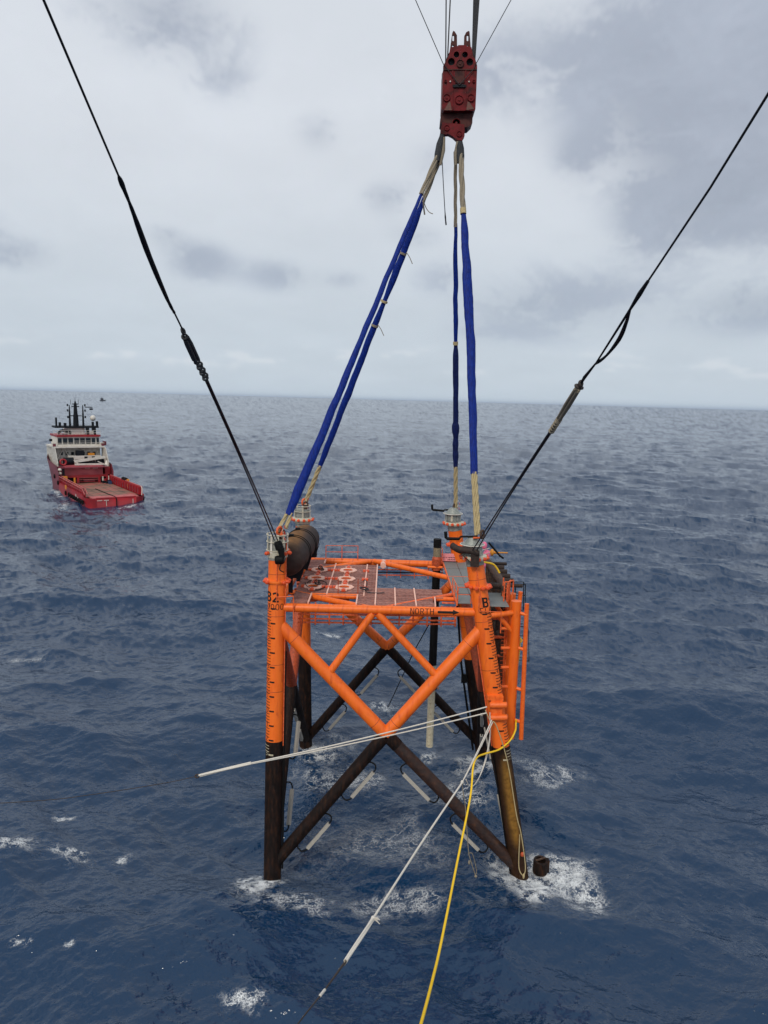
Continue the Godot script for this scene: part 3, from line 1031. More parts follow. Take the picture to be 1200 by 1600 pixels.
	# ---- draught marks and lettering
	for k in 2:
		var mid := -0.22 if k == 0 else 0.16
		for lev in range(-3, 8):
			var y := 11.5 + lev
			var m: Material = M.mark_black if lev > -3 else M.mark_cream
			if not (k == 1 and lev == 0):
				var b := MB.new()
				var a0 := -0.56 if k == 0 else -0.10
				hug(b, k, y - 0.055, y + 0.055, a0, a0 + 0.6, LEG_R + 0.006)
				obj("draught_bar", b, m, jk)
			if not (k == 1 and lev == 0):
				var dg := MB.new()
				var tx := ("+" if lev > 0 else ("-" if lev < 0 else "")) + str(absi(lev))
				var start := -0.58 - 0.44 * tx.length() if k == 0 else 0.62
				wrap_text(dg, tx, 0.46, leg_text(k, y - 0.1, start, LEG_R + 0.006), sans)
				obj("numeral", dg, m, jk)
			if lev > -3:
				for s in range(1, 5):
					var ty := y - 0.2 * s
					if k == 1 and ty > 11.05 and ty < 12.05: continue
					var tb := MB.new()
					var low: bool = ty < 9.3
					if k == 0: hug(tb, k, ty - 0.024, ty + 0.024, -1.5, -0.48, LEG_R + 0.006)
					else: hug(tb, k, ty - 0.024, ty + 0.024, 0.42, 1.6, LEG_R + 0.006)
					obj("draught_tick", tb, M.mark_cream if low else M.mark_black, jk)
	var nm := MB.new()
	wrap_text(nm, "B2", 0.95, leg_text(0, 18.95, -1.28, LEG_R + 0.006), bold)
	obj("leg_name", nm, M.mark_black, jk)
	nm = MB.new()
	wrap_text(nm, "+7000", 0.55, leg_text(0, 18.42, -1.62, LEG_R + 0.006), sans)
	obj("leg_level", nm, M.mark_black, jk)
	nm = MB.new()
	wrap_text(nm, "B1", 0.95, leg_text(1, 18.95, 0.1, LEG_R + 0.006), bold)
	obj("leg_name", nm, M.mark_black, jk)
	nm = MB.new()
	wrap_text(nm, "EL(+)7000", 0.55, leg_text(1, 18.42, -0.26, LEG_R + 0.006), sans)
	obj("leg_level", nm, M.mark_black, jk)
	# NORTH and its arrow on the front beam
	var on_beam := func(x0: float) -> Callable:
		return func(u: float, w: float) -> Array:
			var a := (w - 0.19) / 0.305 + 0.12
			var ax := leg_at(0, yb).lerp(leg_at(1, yb), (x0 + u + 7.2) / 14.13)
			var d := Vector3(0, sin(a), cos(a))
			return [ax + d * 0.312, d]
	nm = MB.new()
	wrap_text(nm, "NORTH", 0.56, on_beam.call(1.98), sans)
	obj("beam_lettering", nm, M.mark_black, jk)
	var ar := MB.new()
	var pl: Callable = on_beam.call(3.85)
	for seg in [[0.0, 1.05, 0.11, 0.27, 0.11, 0.27], [1.05, 1.5, 0.0, 0.38, 0.19, 0.19]]:
		for i in 4:
			var s := ar.v.size()
			for q in [[seg[0], float(i) / 4], [seg[1], float(i) / 4], [seg[1], float(i + 1) / 4], [seg[0], float(i + 1) / 4]]:
				var at_end: bool = q[0] == seg[1]
				var lo: float = seg[4] if at_end else seg[2]
				var hi: float = seg[5] if at_end else seg[3]
				var g: Array = pl.call(q[0], lerpf(lo, hi, q[1]))
				ar.vert(g[0], g[1])
			ar.tri(s, s + 2, s + 1); ar.tri(s, s + 3, s + 2)
	obj("arrow", ar, M.mark_black, jk)

	build_deck(jk)
	build_landing(jk)

func build_deck(jk: Node3D) -> void:
	var rng := RandomNumberGenerator.new()
	rng.seed = 91
	# boards in rows across the bay; three runs on the left, three on the front right
	var pitch := 0.46
	var z := -48.35
	while z > -61.9:
		var runs := [[-6.35, -4.02], [-3.98, -1.32], [-1.28, -0.47]]
		if z > -52.7: runs += [[-0.4, 0.95], [1.0, 2.4], [2.45, 4.5]]
		if z > -50.4: runs = [[-6.35, -5.2], [-1.7, -0.47]] + [[-0.4, 0.95], [1.0, 2.4], [2.45, 3.7]]
		if z < -60.2: runs = [[-6.35, -5.0]]
		for r in runs:
			var b := MB.new()
			var a := Vector3(r[0] + rng.randf_range(0, 0.03), 18.62 + rng.randf_range(-0.012, 0.012), z)
			var c := Vector3(r[1] - rng.randf_range(0, 0.03), 18.62 + rng.randf_range(-0.012, 0.012), z)
			b.bar(a, c, pitch - 0.075, 0.06)
			obj("deck_board", b, M["board_%d" % rng.randi_range(0, 3)], jk)
		z -= pitch
	for e in [[Vector3(-0.44, 18.68, -52.6), Vector3(-0.44, 18.68, -60.1)], [Vector3(-4.0, 18.66, -50.5), Vector3(-4.0, 18.66, -60.2)], [Vector3(-1.3, 18.66, -50.3), Vector3(-1.3, 18.66, -60.1)], [Vector3(-0.44, 18.66, -48.1), Vector3(-0.44, 18.66, -52.6)], [Vector3(0.97, 18.66, -48.1), Vector3(0.97, 18.66, -52.7)], [Vector3(2.42, 18.66, -48.1), Vector3(2.42, 18.66, -52.7)], [Vector3(3.74, 18.66, -48.1), Vector3(3.85, 18.66, -50.4)], [Vector3(-5.1, 18.66, -48.1), Vector3(-5.1, 18.66, -50.6)], [Vector3(-1.75, 18.66, -48.1), Vector3(-1.75, 18.66, -50.5)], [Vector3(-5.0, 18.68, -60.2), Vector3(-5.0, 18.68, -61.7)]]:
		var b := MB.new()
		b.bar(e[0], e[1], 0.1, 0.12)
		obj("edge_strip", b, M.pale_pink, jk)
	for e in [[Vector3(-5.1, 18.5, -50.62), Vector3(-1.7, 18.5, -50.62), 0.2], [Vector3(3.7, 18.5, -50.6), Vector3(6.4, 18.5, -50.6), 0.16], [Vector3(3.9, 18.5, -60.6), Vector3(5.2, 18.5, -60.6), 0.12], [Vector3(-1.72, 18.4, -48.0), Vector3(-1.72, 18.4, -50.6), 0.12]]:
		brace(jk, "joist", e[0], e[1], e[2], M.orange)
	for i in 7:
		brace(jk, "joist", Vector3(-6.6, 18.42, -50.9 - i * 1.6), Vector3(-0.4, 18.42, -50.9 - i * 1.6), 0.09, M.orange_dull)
	# conductor guides: pale eight-sided rims over orange sleeves
	var zs := [-57.75, -54.95, -52.4]
	for i in 3:
		for x in [-5.18, -2.84]:
			var c := Vector3(x, 18.72, zs[i])
			var q := MB.new()
			q.prism(circle(Vector2.ZERO, 0.76, 8), c, Basis(Vector3.RIGHT, Vector3.FORWARD, Vector3.UP), 0.07, [circle(Vector2.ZERO, 0.4, 16)])
			var rim := obj("conductor_guide", q, M.pale_pink, jk)
			var s := MB.new()
			s.lathe(c, Vector3.UP, [[0.38, 0.02], [0.38, -1.1]], 16)
			s.lathe(c, Vector3.UP, [[0.42, -1.1], [0.42, 0.0]], 16)
			obj("sleeve", s, M.orange, rim)
			for k in [[0.0, 0.95], [0.0, -0.95]]:
				var cl := MB.new()
				var p: Vector3 = c + Vector3(k[0], 0.03, k[1])
				cl.box(p, Vector3(0.28, 0.12, 0.42))
				cl.box(p + Vector3(0, 0.07, 0), Vector3(0.12, 0.1, 0.5))
				obj("clamp", cl, M.orange_red, rim)
				for w in [-0.2, 0.2]:
					var nb := MB.new()
					nb.box(p + Vector3(w, 0.02, 0.1), Vector3(0.1, 0.1, 0.12))
					obj("clamp_pad", nb, M.pale_pink, rim)
		for x in [-4.01, -1.35, -6.1]:
			for g in [-0.42, -0.14, 0.14, 0.42]:
				if x > -2 and absf(g) > 0.3: continue
				if x < -6 and g != 0.14: continue
				var cl := MB.new()
				cl.box(Vector3(x + g, 18.72, zs[i]), Vector3(0.22, 0.14, 0.34))
				obj("clamp", cl, M.orange_red, jk)
	# handrails: back of the deck
	rail(jk, [Vector3(-5.0, 18.7, -61.6), Vector3(-3.6, 18.7, -61.7), Vector3(-2.2, 18.7, -61.8)], 1.25, M.orange_worn)
	for p in [Vector3(-3.2, 18.65, -50.9), Vector3(-1.75, 18.65, -50.9)]:
		var b := MB.new()
		b.tube([p, p + Vector3(0, 1.1, 0)], 0.03, 6)
		obj("stanchion", b, M.orange_dull, jk)
	# walkway of steel grating on the right
	for i in 5:
		var z0 := -48.6 - i * 2.6
		for x in [[5.35, 6.42], [6.46, 7.55]]:
			if i == 0 and x[0] > 6: continue
			var b := MB.new()
			b.box(Vector3((x[0] + x[1]) * 0.5, 18.78, z0 - 1.28), Vector3(x[1] - x[0], 0.05, 2.52))
			obj("grating_panel", b, M.grating, jk)
	for e in [[Vector3(5.28, 18.74, -48.5), Vector3(5.28, 18.74, -61.5)], [Vector3(7.6, 18.74, -49.0), Vector3(7.6, 18.74, -61.5)], [Vector3(5.28, 18.72, -56.3), Vector3(7.6, 18.72, -56.3)]]:
		var b := MB.new()
		b.bar(e[0], e[1], 0.09, 0.2)
		obj("kick_plate", b, M.orange_worn, jk)
	var g2 := MB.new()
	g2.box(Vector3(8.15, 18.72, -50.1), Vector3(1.5, 0.05, 3.5))
	obj("grating_panel", g2, M.grating, jk)
	rail(jk, [Vector3(5.32, 18.8, -48.6), Vector3(6.25, 18.8, -48.6)], 1.15, M.orange_worn)
	rail(jk, [Vector3(5.3, 18.8, -48.7), Vector3(5.25, 18.8, -50.0), Vector3(5.2, 18.8, -51.3)], 1.15, M.orange_worn)
	# flat red-white handrail lying along the walkway's inner edge
	rail(jk, [Vector3(5.15, 18.8, -60.8), Vector3(5.1, 18.8, -62.0)], 1.3, M.orange_worn)
	rail(jk, [Vector3(7.6, 18.8, -60.2), Vector3(8.0, 18.8, -61.6), Vector3(8.6, 18.8, -61.6)], 1.0, M.orange_worn)
	# stair flight under the walkway's inner edge
	for i in 5:
		var b := MB.new()
		b.box(Vector3(4.8, 18.4 - i * 0.3, -50.0 + i * 0.12), Vector3(0.9, 0.06, 0.25))
		obj("stair_tread", b, M.orange_worn, jk)
	# rails slung below the front beam
	for y in [17.45, 17.12, 16.85]:
		var b := MB.new()
		b.bar(Vector3(-5.95, y - 0.03, -49.5), Vector3(5.4, y + 0.12, -49.5), 0.1, 0.09)
		obj("ladder_rail", b, M.orange_worn, jk)
	for i in 12:
		var x := -5.7 + i * 1.0
		var b := MB.new()
		b.bar(Vector3(x, 18.3, -49.5), Vector3(x, 16.75 + x * 0.012, -49.45), 0.11, 0.11)
		obj("hanger", b, M.orange_worn, jk)
	for y in [18.1, 17.85, 17.6]:
		var b := MB.new()
		b.bar(Vector3(-0.4, y, -60.9), Vector3(5.3, y + 0.1, -60.9), 0.09, 0.08)
		obj("ladder_rail", b, M.black if y == 17.85 else M.orange_worn, jk)
	for i in 5:
		var b := MB.new()
		b.bar(Vector3(0.4 + i * 1.2, 18.4, -60.9), Vector3(0.4 + i * 1.2, 17.4, -60.9), 0.07, 0.07)
		obj("hanger", b, M.orange_worn, jk)
	# caisson: black top, grey neck, long black pipe, pale lower pipe, held by an orange clamp
	var cx := 4.7
	var cz := -60.9
	for e in [[20.95, 20.2, 0.34, M.black], [20.2, 19.35, 0.33, M.pipe_olive], [18.2, 9.55, 0.345, M.black], [9.55, 1.8, 0.32, M.pvc_cream]]:
		var b := MB.new()
		b.tube([Vector3(cx, e[0], cz), Vector3(cx, e[1] + 0.002, cz)], e[2], 20)
		obj("caisson_pipe", b, e[3], jk)
	var cc := MB.new()
	cc.lathe(Vector3(cx, 0, cz), Vector3.UP, [[0.33, 18.2], [0.42, 18.2], [0.42, 19.2], [0.33, 19.4]], 20)
	obj("caisson_clamp", cc, M.orange_dull, jk)
	cc = MB.new()
	cc.lathe(Vector3(cx, 0, cz), Vector3.UP, [[0.33, 7.3], [0.48, 7.3], [0.5, 7.8], [0.48, 8.3], [0.33, 8.3]], 20)
	var cb := obj("caisson_clamp", cc, M.rust_brown, jk)
	for s in [-1, 1]:
		for i in 4:
			var b := MB.new()
			b.box(Vector3(cx + 0.56 * s, 7.4 + 0.25 * i, cz + 0.1), Vector3(0.1, 0.09, 0.12))
			obj("bolt", b, M.amber, cb)
	# pipe on the back right leg
	var pc := MB.new()
	pc.tube([Vector3(6.35, 18.3, -61.2), leg_at(3, 9.0) + Vector3(-0.95, 0, 0.4), leg_at(3, 0.2) + Vector3(-0.85, 0, 0.4)], 0.1, 10)
	obj("j_tube", pc, M.black, jk)
	pc = MB.new()
	pc.box(leg_at(3, 7.6) + Vector3(-0.85, 0, 0.4), Vector3(0.5, 0.8, 0.3))
	obj("j_tube_clamp", pc, M.black, jk)

func rail(jk: Node3D, pts: Array, h: float, m: Material) -> void:
	for p in pts:
		var b := MB.new()
		b.tube([p, p + Vector3(0, h, 0)], 0.035, 6)
		obj("handrail_post", b, m, jk)
	for f in [0.55, 1.0]:
		for i in pts.size() - 1:
			var b := MB.new()
			b.tube([pts[i] + Vector3(0, h * f, 0), pts[i + 1] + Vector3(0, h * f, 0)], 0.03, 6)
			obj("handrail", b, m, jk)

func build_landing(jk: Node3D) -> void:
	# fender posts on the right of the front leg
	var b := MB.new()
	b.tube([Vector3(9.5, 19.0, -48.9), Vector3(9.53, 8.8, -48.8)], 0.36, 24)
	obj("fender_post", b, M.orange, jk)
	b = MB.new()
	b.tube([Vector3(9.45, 19.0, -50.9), Vector3(9.4, 8.8, -50.8)], 0.36, 24)
	obj("fender_post", b, M.orange, jk)
	b = MB.new()
	b.tube([Vector3(10.18, 18.9, -48.6), Vector3(10.3, 8.9, -48.4)], 0.16, 16)
	obj("fender_post", b, M.orange_bright, jk)
	b = MB.new()
	b.tube([Vector3(10.25, 19.0, -51.4), Vector3(10.2, 18.0, -51.4)], 0.16, 16)
	obj("fender_post", b, M.orange_bright, jk)
	for y in [18.15, 15.6, 12.6, 10.2]:
		b = MB.new()
		b.tube([Vector3(9.5, y + 0.05, -48.85), Vector3(10.25, y - 0.05, -48.5)], 0.12, 12)
		obj("fender_strut", b, M.orange, jk)
	brace(jk, "fender_strut", leg_at(1, 18.15), Vector3(9.45, 18.15, -48.9), 0.2, M.orange)
	brace(jk, "fender_strut", Vector3(8.1, 18.1, -48.6), Vector3(9.3, 16.75, -48.85), 0.17, M.orange)
	brace(jk, "fender_strut", Vector3(8.4, 18.1, -50.6), Vector3(9.3, 16.8, -50.8), 0.17, M.orange)
	brace(jk, "fender_strut", Vector3(7.6, 18.15, -51.9), Vector3(9.4, 18.15, -50.9), 0.18, M.orange)
	for i in 6:
		var y := 17.0 - i * 1.44
		b = MB.new()
		b.tube([Vector3(8.5 + 0.06 * i, y, -48.75), Vector3(9.5, y, -48.85)], 0.12, 12)
		obj("step", b, M.orange_bright, jk)
		b = MB.new()
		b.tube([Vector3(8.2 + 0.06 * i, y + 0.1, -50.8), Vector3(9.4, y + 0.1, -50.9)], 0.12, 12)
		obj("step", b, M.orange_worn, jk)
	for x in [8.95, 9.08]:
		b = MB.new()
		b.bar(Vector3(x, 19.9, -49.9), Vector3(x + 0.1, 9.6, -49.9), 0.05, 0.05, Vector3.BACK)
		obj("ladder_stringer", b, M.orange_worn, jk)
	for i in 34:
		var y := 19.6 - i * 0.3
		b = MB.new()
		b.bar(Vector3(8.75, y, -49.9), Vector3(9.1, y, -49.9), 0.03, 0.03)
		obj("ladder_rung", b, M.orange_worn, jk)
	# upright gate bars at the head of the ladder
	for e in [[8.72, -49.6], [8.98, -49.7], [9.2, -50.2], [9.45, -50.2], [8.85, -50.9]]:
		b = MB.new()
		b.tube([Vector3(e[0], 18.7, e[1]), Vector3(e[0], 20.15, e[1])], 0.05, 8)
		obj("gate_bar", b, M.orange_worn, jk)
	b = MB.new()
	b.tube([Vector3(8.72, 20.15, -49.6), Vector3(8.98, 20.15, -49.7), Vector3(9.45, 20.15, -50.2), Vector3(9.2, 20.15, -50.2)], 0.05, 8)
	obj("gate_bar", b, M.orange_worn, jk)
	# bollard on the front leg: two stout orange bars on a saddle
	var lp := leg_at(1, 12.0)
	b = MB.new()
	b.box(lp + Vector3(-0.05, 0.2, 0.62), Vector3(0.8, 1.5, 0.3))
	b.box(lp + Vector3(-0.15, 0.85, 0.5), Vector3(1.1, 0.28, 0.5))
	var sad := obj("bollard_saddle", b, M.orange_bright, jk)
	for e in [[0.42, 0.05], [-0.48, 0.12]]:
		b = MB.new()
		var c: Vector3 = lp + Vector3(e[1], e[0], 0.86)
		b.lathe(c - Vector3(0.56, 0.03, 0.05), Vector3(1, 0.06, 0.04), [[0.0, -0.04], [0.17, -0.03], [0.21, 0.02], [0.21, 1.1], [0.17, 1.15], [0.0, 1.16]], 20)
		obj("bollard_bar", b, M.orange_bright, sad)
	# barge bumper: a rusty header on posts, with pipe stubs pointing outwards
	b = MB.new()
	b.tube([Vector3(8.95, 19.35, -60.2), Vector3(9.05, 19.35, -50.6)], 0.3, 20)
	obj("bumper_header", b, M.rust_brown, jk)
	for i in 5:
		var z := -59.4 + i * 2.05
		b = MB.new()
		b.tube([Vector3(9.0, 19.2, z), Vector3(9.0, 13.0 - 0.3 * i, z + 0.4)], 0.24, 16)
		obj("bumper_post", b, M.rust_brown, jk)
	for i in 6:
		var z := -59.6 + i * 1.45
		b = MB.new()
		b.tube([Vector3(8.9, 19.2, z), Vector3(10.1 + (0.45 if i in [0, 5] else 0.0), 19.2, z)], 0.2 if i not in [0, 5] else 0.14, 14)
		obj("bumper_stub", b, M.rust_dark, jk)
	b = MB.new()
	b.tube([Vector3(7.6, 19.35, -51.6), Vector3(9.0, 19.35, -51.6)], 0.22, 14)
	obj("bumper_stub", b, M.rust_dark, jk)
	for y in [17.4, 15.4, 13.7]:
		b = MB.new()
		b.tube([Vector3(8.95, y, -59.4), Vector3(9.0, y, -51.2)], 0.17, 14)
		obj("bumper_waling", b, M.rust_brown, jk)
		b = MB.new()
		b.tube([Vector3(7.7, y, -51.4), Vector3(9.0, y, -51.4)], 0.15, 12)
		obj("bumper_waling", b, M.rust_dark, jk)
	for i in 3:
		b = MB.new()
		b.prism(PackedVector2Array([Vector2(-1.0, 0.9), Vector2(1.0, 0.9), Vector2(1.0, -0.2), Vector2(0.1, -1.0), Vector2(-1.0, -0.2)]), Vector3(8.98, 17.9, -57.6 + i * 2.6), Basis(Vector3.FORWARD, Vector3.UP, Vector3.RIGHT), 0.08)
		obj("bumper_plate", b, M.rust_dark, jk)
	brace(jk, "bumper_brace", Vector3(8.0, 15.6, -51.2), Vector3(9.0, 13.2, -51.3), 0.26, M.rust_brown)
	# caged ladder hanging outside
	var cz := -54.0
	for e in [[10.35, cz, 18.9, 12.7], [11.1, cz, 18.9, 16.6], [10.35, cz - 0.7, 18.9, 12.7], [11.1, cz - 0.7, 18.9, 16.6]]:
		b = MB.new()
		b.tube([Vector3(e[0], e[2], e[1]), Vector3(e[0] + 0.1, e[3], e[1])], 0.035, 6)
		obj("cage_bar", b, M.black, jk)
	b = MB.new()
	b.tube([Vector3(11.2, 16.6, cz), Vector3(11.55, 15.2, cz), Vector3(11.75, 12.6, cz)], 0.025, 6)
	obj("cage_bar", b, M.black, jk)
	for y in [18.9, 18.0, 16.6, 15.5, 14.5, 13.6, 12.7]:
		b = MB.new()
		var xo := 11.1 + maxf(0.0, (16.6 - y)) * 0.16
		b.tube([Vector3(10.38, y, cz), Vector3(xo, y, cz), Vector3(xo, y, cz - 0.7), Vector3(10.38, y, cz - 0.7)], 0.03, 6)
		obj("cage_hoop", b, M.black, jk)

# ---------------------------------------------------------------- crane block, slings, ropes
# picture of the block's front: u right, w up, metres from its middle
const BLK := Vector3(4.40, 54.62, -55.0)

func bp(u: float, w: float, out := 0.0) -> Vector3:
	return BLK + Vector3(0.0454 * u - 0.0018 * w * -1.0 * -1.0, 0.0012 * u + 0.0421 * w, out)

func poly3(pts: Array) -> PackedVector2Array:
	var p := PackedVector2Array()
	for q in pts:
		var w := bp(q[0] - 715.0, 140.0 - q[1]) - BLK
		p.append(Vector2(w.x, w.y))
	return p

func slot2(px: float, py: float, rx: float, ry: float, k := 14) -> PackedVector2Array:
	var p := PackedVector2Array()
	var c := bp(px - 715.0, 140.0 - py) - BLK
	for i in k:
		var a := TAU * i / k
		var o := Vector2(cos(a) * rx, sin(a) * rx)
		o.y += (ry - rx) * (1.0 if sin(a) > 0 else -1.0)
		p.append(Vector2(c.x, c.y) + o)
	return p

func disc(parent: Node3D, called: String, px: float, py: float, r: float, out: float, m: Material) -> MeshInstance3D:
	var c := bp(px - 715.0, 140.0 - py, out)
	var b := MB.new()
	b.lathe(c, Vector3.BACK, [[r, -0.05], [r, 0.06], [r * 0.86, 0.1], [r * 0.82, 0.04], [r * 0.3, 0.04], [r * 0.25, 0.09], [0.0, 0.09]], 20)
	return obj(called, b, m, parent)

func build_block() -> void:
	var t := thing("crane_block", "dark red crane hook block hanging high from steel wires", "crane block", BLK)
	var up := Basis()
	# two thick cheeks with lightening slots and round holes, the space between left open
	var horn_l := poly3([[702.0, 90], [702.5, 82], [706.0, 57], [707.5, 53.3], [710.0, 54.5], [713.3, 60], [713.6, 80], [713.6, 90]])
	var horn_r := poly3([[724.0, 90], [724.0, 80], [724.6, 61], [727.5, 55.5], [731.0, 53.5], [732.6, 54.5], [734.8, 82], [735.5, 90]])
	var head := poly3([[691.5, 117], [691.5, 110], [697.5, 99], [700.0, 95], [702.3, 82], [713.7, 80], [715.0, 78.6], [726.0, 78.6], [727.0, 80], [734.8, 82], [737.2, 95], [741, 101], [743.6, 110], [743.6, 117]])
	var holes := [slot2(711.8, 93, 0.2, 0.2), slot2(725, 93.2, 0.2, 0.2), slot2(704, 104, 0.245, 0.245), slot2(732.3, 104.5, 0.245, 0.245)]
	for s in [0.62, -0.62]:
		var b := MB.new()
		b.prism(head, BLK + Vector3(0, 0, s), up, 0.2, holes)
		var ck := obj("cheek_plate", b, M.block_red, t)
		for h in ([[horn_l, 707.8], [horn_r, 729.6]] if s > 0 else []):
			b = MB.new()
			var hx: float = h[1]
			b.prism(h[0], BLK + Vector3(0, 0, 0.3), up, 0.16, [slot2(hx - 0.2 if hx < 715 else hx, 64.3, 0.065, 0.2, 12), slot2(hx - 0.8 if hx < 715 else hx - 0.3, 78.2, 0.065, 0.15, 12)])
			obj("guide_horn", b, M.block_dark, ck)
	var b := MB.new()
	b.lathe(bp(717.5 - 715, 140 - 100, -0.5), Vector3.BACK, [[0.0, 0], [0.9, 0], [0.95, 0.08], [0.72, 0.22], [0.95, 0.36], [0.95, 0.46], [0.72, 0.6], [0.95, 0.74], [0.95, 0.84], [0.85, 0.95], [0.0, 0.95]], 28)
	obj("sheave", b, M.ship_black, t)
	# arch over the centre pin
	disc(t, "pin_cover", 717.4, 107.5, 0.27, 0.72, M.block_dark)
	# main body
	var body := poly3([[691, 117.5], [743.5, 117.5], [742.6, 145], [741.2, 177], [738.4, 179.3], [692, 179.3], [689.2, 176]])
	b = MB.new()
	b.prism(body, BLK + Vector3(0, 0, -0.02), up, 1.5)
	var bd := obj("housing", b, M.block_red, t)
	b = MB.new()
	b.prism(poly3([[691.6, 115.5], [743.4, 115.5], [743.4, 117.4], [691.6, 117.4]]), BLK, up, 1.58)
	obj("seam_bar", b, M.block_dark, bd)
	for e in [[705.5, 117.8, 706.8, 179.0], [725.5, 117.8, 726.8, 179.0]]:
		b = MB.new()
		b.prism(poly3([[e[0], e[1]], [e[2], e[1]], [e[2], e[3]], [e[0], e[3]]]), BLK + Vector3(0, 0, 0.77), up, 0.06)
		obj("rib", b, M.block_red, bd)
	b = MB.new()
	b.prism(poly3([[709.5, 119], [724, 119], [724, 137], [709.5, 137]]), BLK + Vector3(0, 0, 0.745), up, 0.06)
	obj("cover_panel", b, M.block_dark, bd)
	b = MB.new()
	b.prism(poly3([[705.8, 141], [711, 139.2], [722, 139.2], [726.6, 141], [726.6, 144], [705.8, 144]]), BLK + Vector3(0, 0, 0.8), up, 0.08)
	obj("slot", b, M.ship_black, bd)
	b = MB.new()
	b.prism(poly3([[692.5, 179], [700, 166], [702, 166], [704.5, 179]]), BLK + Vector3(0, 0, 0.745), up, 0.04)
	obj("scuffed_web", b, M.block_scuff, bd)
	b = MB.new()
	b.prism(poly3([[726.5, 179], [729, 166], [731.5, 166], [739, 177]]), BLK + Vector3(0, 0, 0.745), up, 0.04)
	obj("scuffed_web", b, M.block_scuff, bd)
	for e in [[696.6, 160, 0.26], [715.9, 163, 0.31], [734.2, 160.3, 0.26], [695, 134.6, 0.1], [738.3, 134.8, 0.1]]:
		disc(bd, "pin_end", e[0], e[1], e[2], 0.73, M.block_red)
	for e in [[702.2, 135], [731, 135.3]]:
		b = MB.new()
		b.ball(bp(e[0] - 715, 140 - e[1], 0.78), Vector3.ONE * 0.06, 10, 6)
		obj("grease_cap", b, M.white_paint, bd)
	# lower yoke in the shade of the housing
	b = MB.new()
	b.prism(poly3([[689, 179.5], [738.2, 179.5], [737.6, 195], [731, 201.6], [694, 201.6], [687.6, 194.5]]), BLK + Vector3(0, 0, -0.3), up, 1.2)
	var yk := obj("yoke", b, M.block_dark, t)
	disc(yk, "pin_end", 712.5, 195, 0.3, 0.26, M.block_red)
	b = MB.new()
	b.prism(poly3([[690.5, 196], [724.6, 199], [725, 217], [720.8, 224.4], [713, 223.8], [707, 218], [700, 214.2], [692, 214.6], [688, 212.6], [687.6, 206]]), BLK + Vector3(0, 0, 0.28), up, 0.5)
	var hk := obj("link_plate", b, M.block_red, t)
	disc(hk, "pin_end", 697, 205.2, 0.2, 0.52, M.block_red)
	disc(hk, "pin_end", 716.4, 214.6, 0.2, 0.52, M.block_red)
	# falls of hoist wire
	for e in [[697.0, 100, 698.0, 0, -0.3], [698.6, 100, 703.4, 0, 0.35], [739.0, 102, 741.2, 0, -0.4], [739.4, 102, 743.0, 0, -0.1], [739.8, 102, 744.8, 0, 0.2], [740.2, 102, 746.8, 0, 0.45]]:
		var w := MB.new()
		var p0 := bp(e[0] - 715, 140.0 - e[1], e[4])
		var p1 := bp(e[2] - 715, 140.0 - e[3], e[4])
		w.tube([p0, p0 + (p1 - p0) * 9.0], 0.045 if e[0] < 720 else 0.06, 8)
		var side := "left" if e[0] < 720 else "right"
		var n: String = {739.0: "leftmost steel hoist wire of the thick bundle right of the crane block", 739.4: "second steel hoist wire from the left in the bundle right of the crane block", 739.8: "third steel hoist wire from the left in the bundle right of the crane block", 740.2: "rightmost steel hoist wire of the thick bundle right of the crane block", 697.0: "outer of the two thin steel hoist wires left of the crane block", 698.6: "inner of the two thin steel hoist wires left of the crane block"}.get(e[0], "steel hoist wire in the thick bundle right of the crane block")
		tag(obj("hoist_wire", w, M.steel_wire), n, "hoist wire", "hoist wires above the crane block")
	for e in [[691.5, 107, 625.0, 0, "thin black wire running up left from the crane block"], [743.0, 105, 810.0, 0, "thin black wire running up right from the crane block"]]:
		var w := MB.new()
		var p0 := bp(e[0] - 715, 140.0 - e[1], 0.7)
		var p1 := bp(e[2] - 715, 140.0 - e[3], 4.0)
		var c: float = 697.5 if e[0] < 700 else 737.5
		w.tube([bp(0.8, -1.5, 0.9), bp(c - 715, 140.0 - 117, 0.85), p0, p0 + (p1 - p0) * 7.0], 0.028, 6)
		tag(obj("tag_wire", w, M.steel_wire), e[4], "wire", "thin wires spread from the crane block")

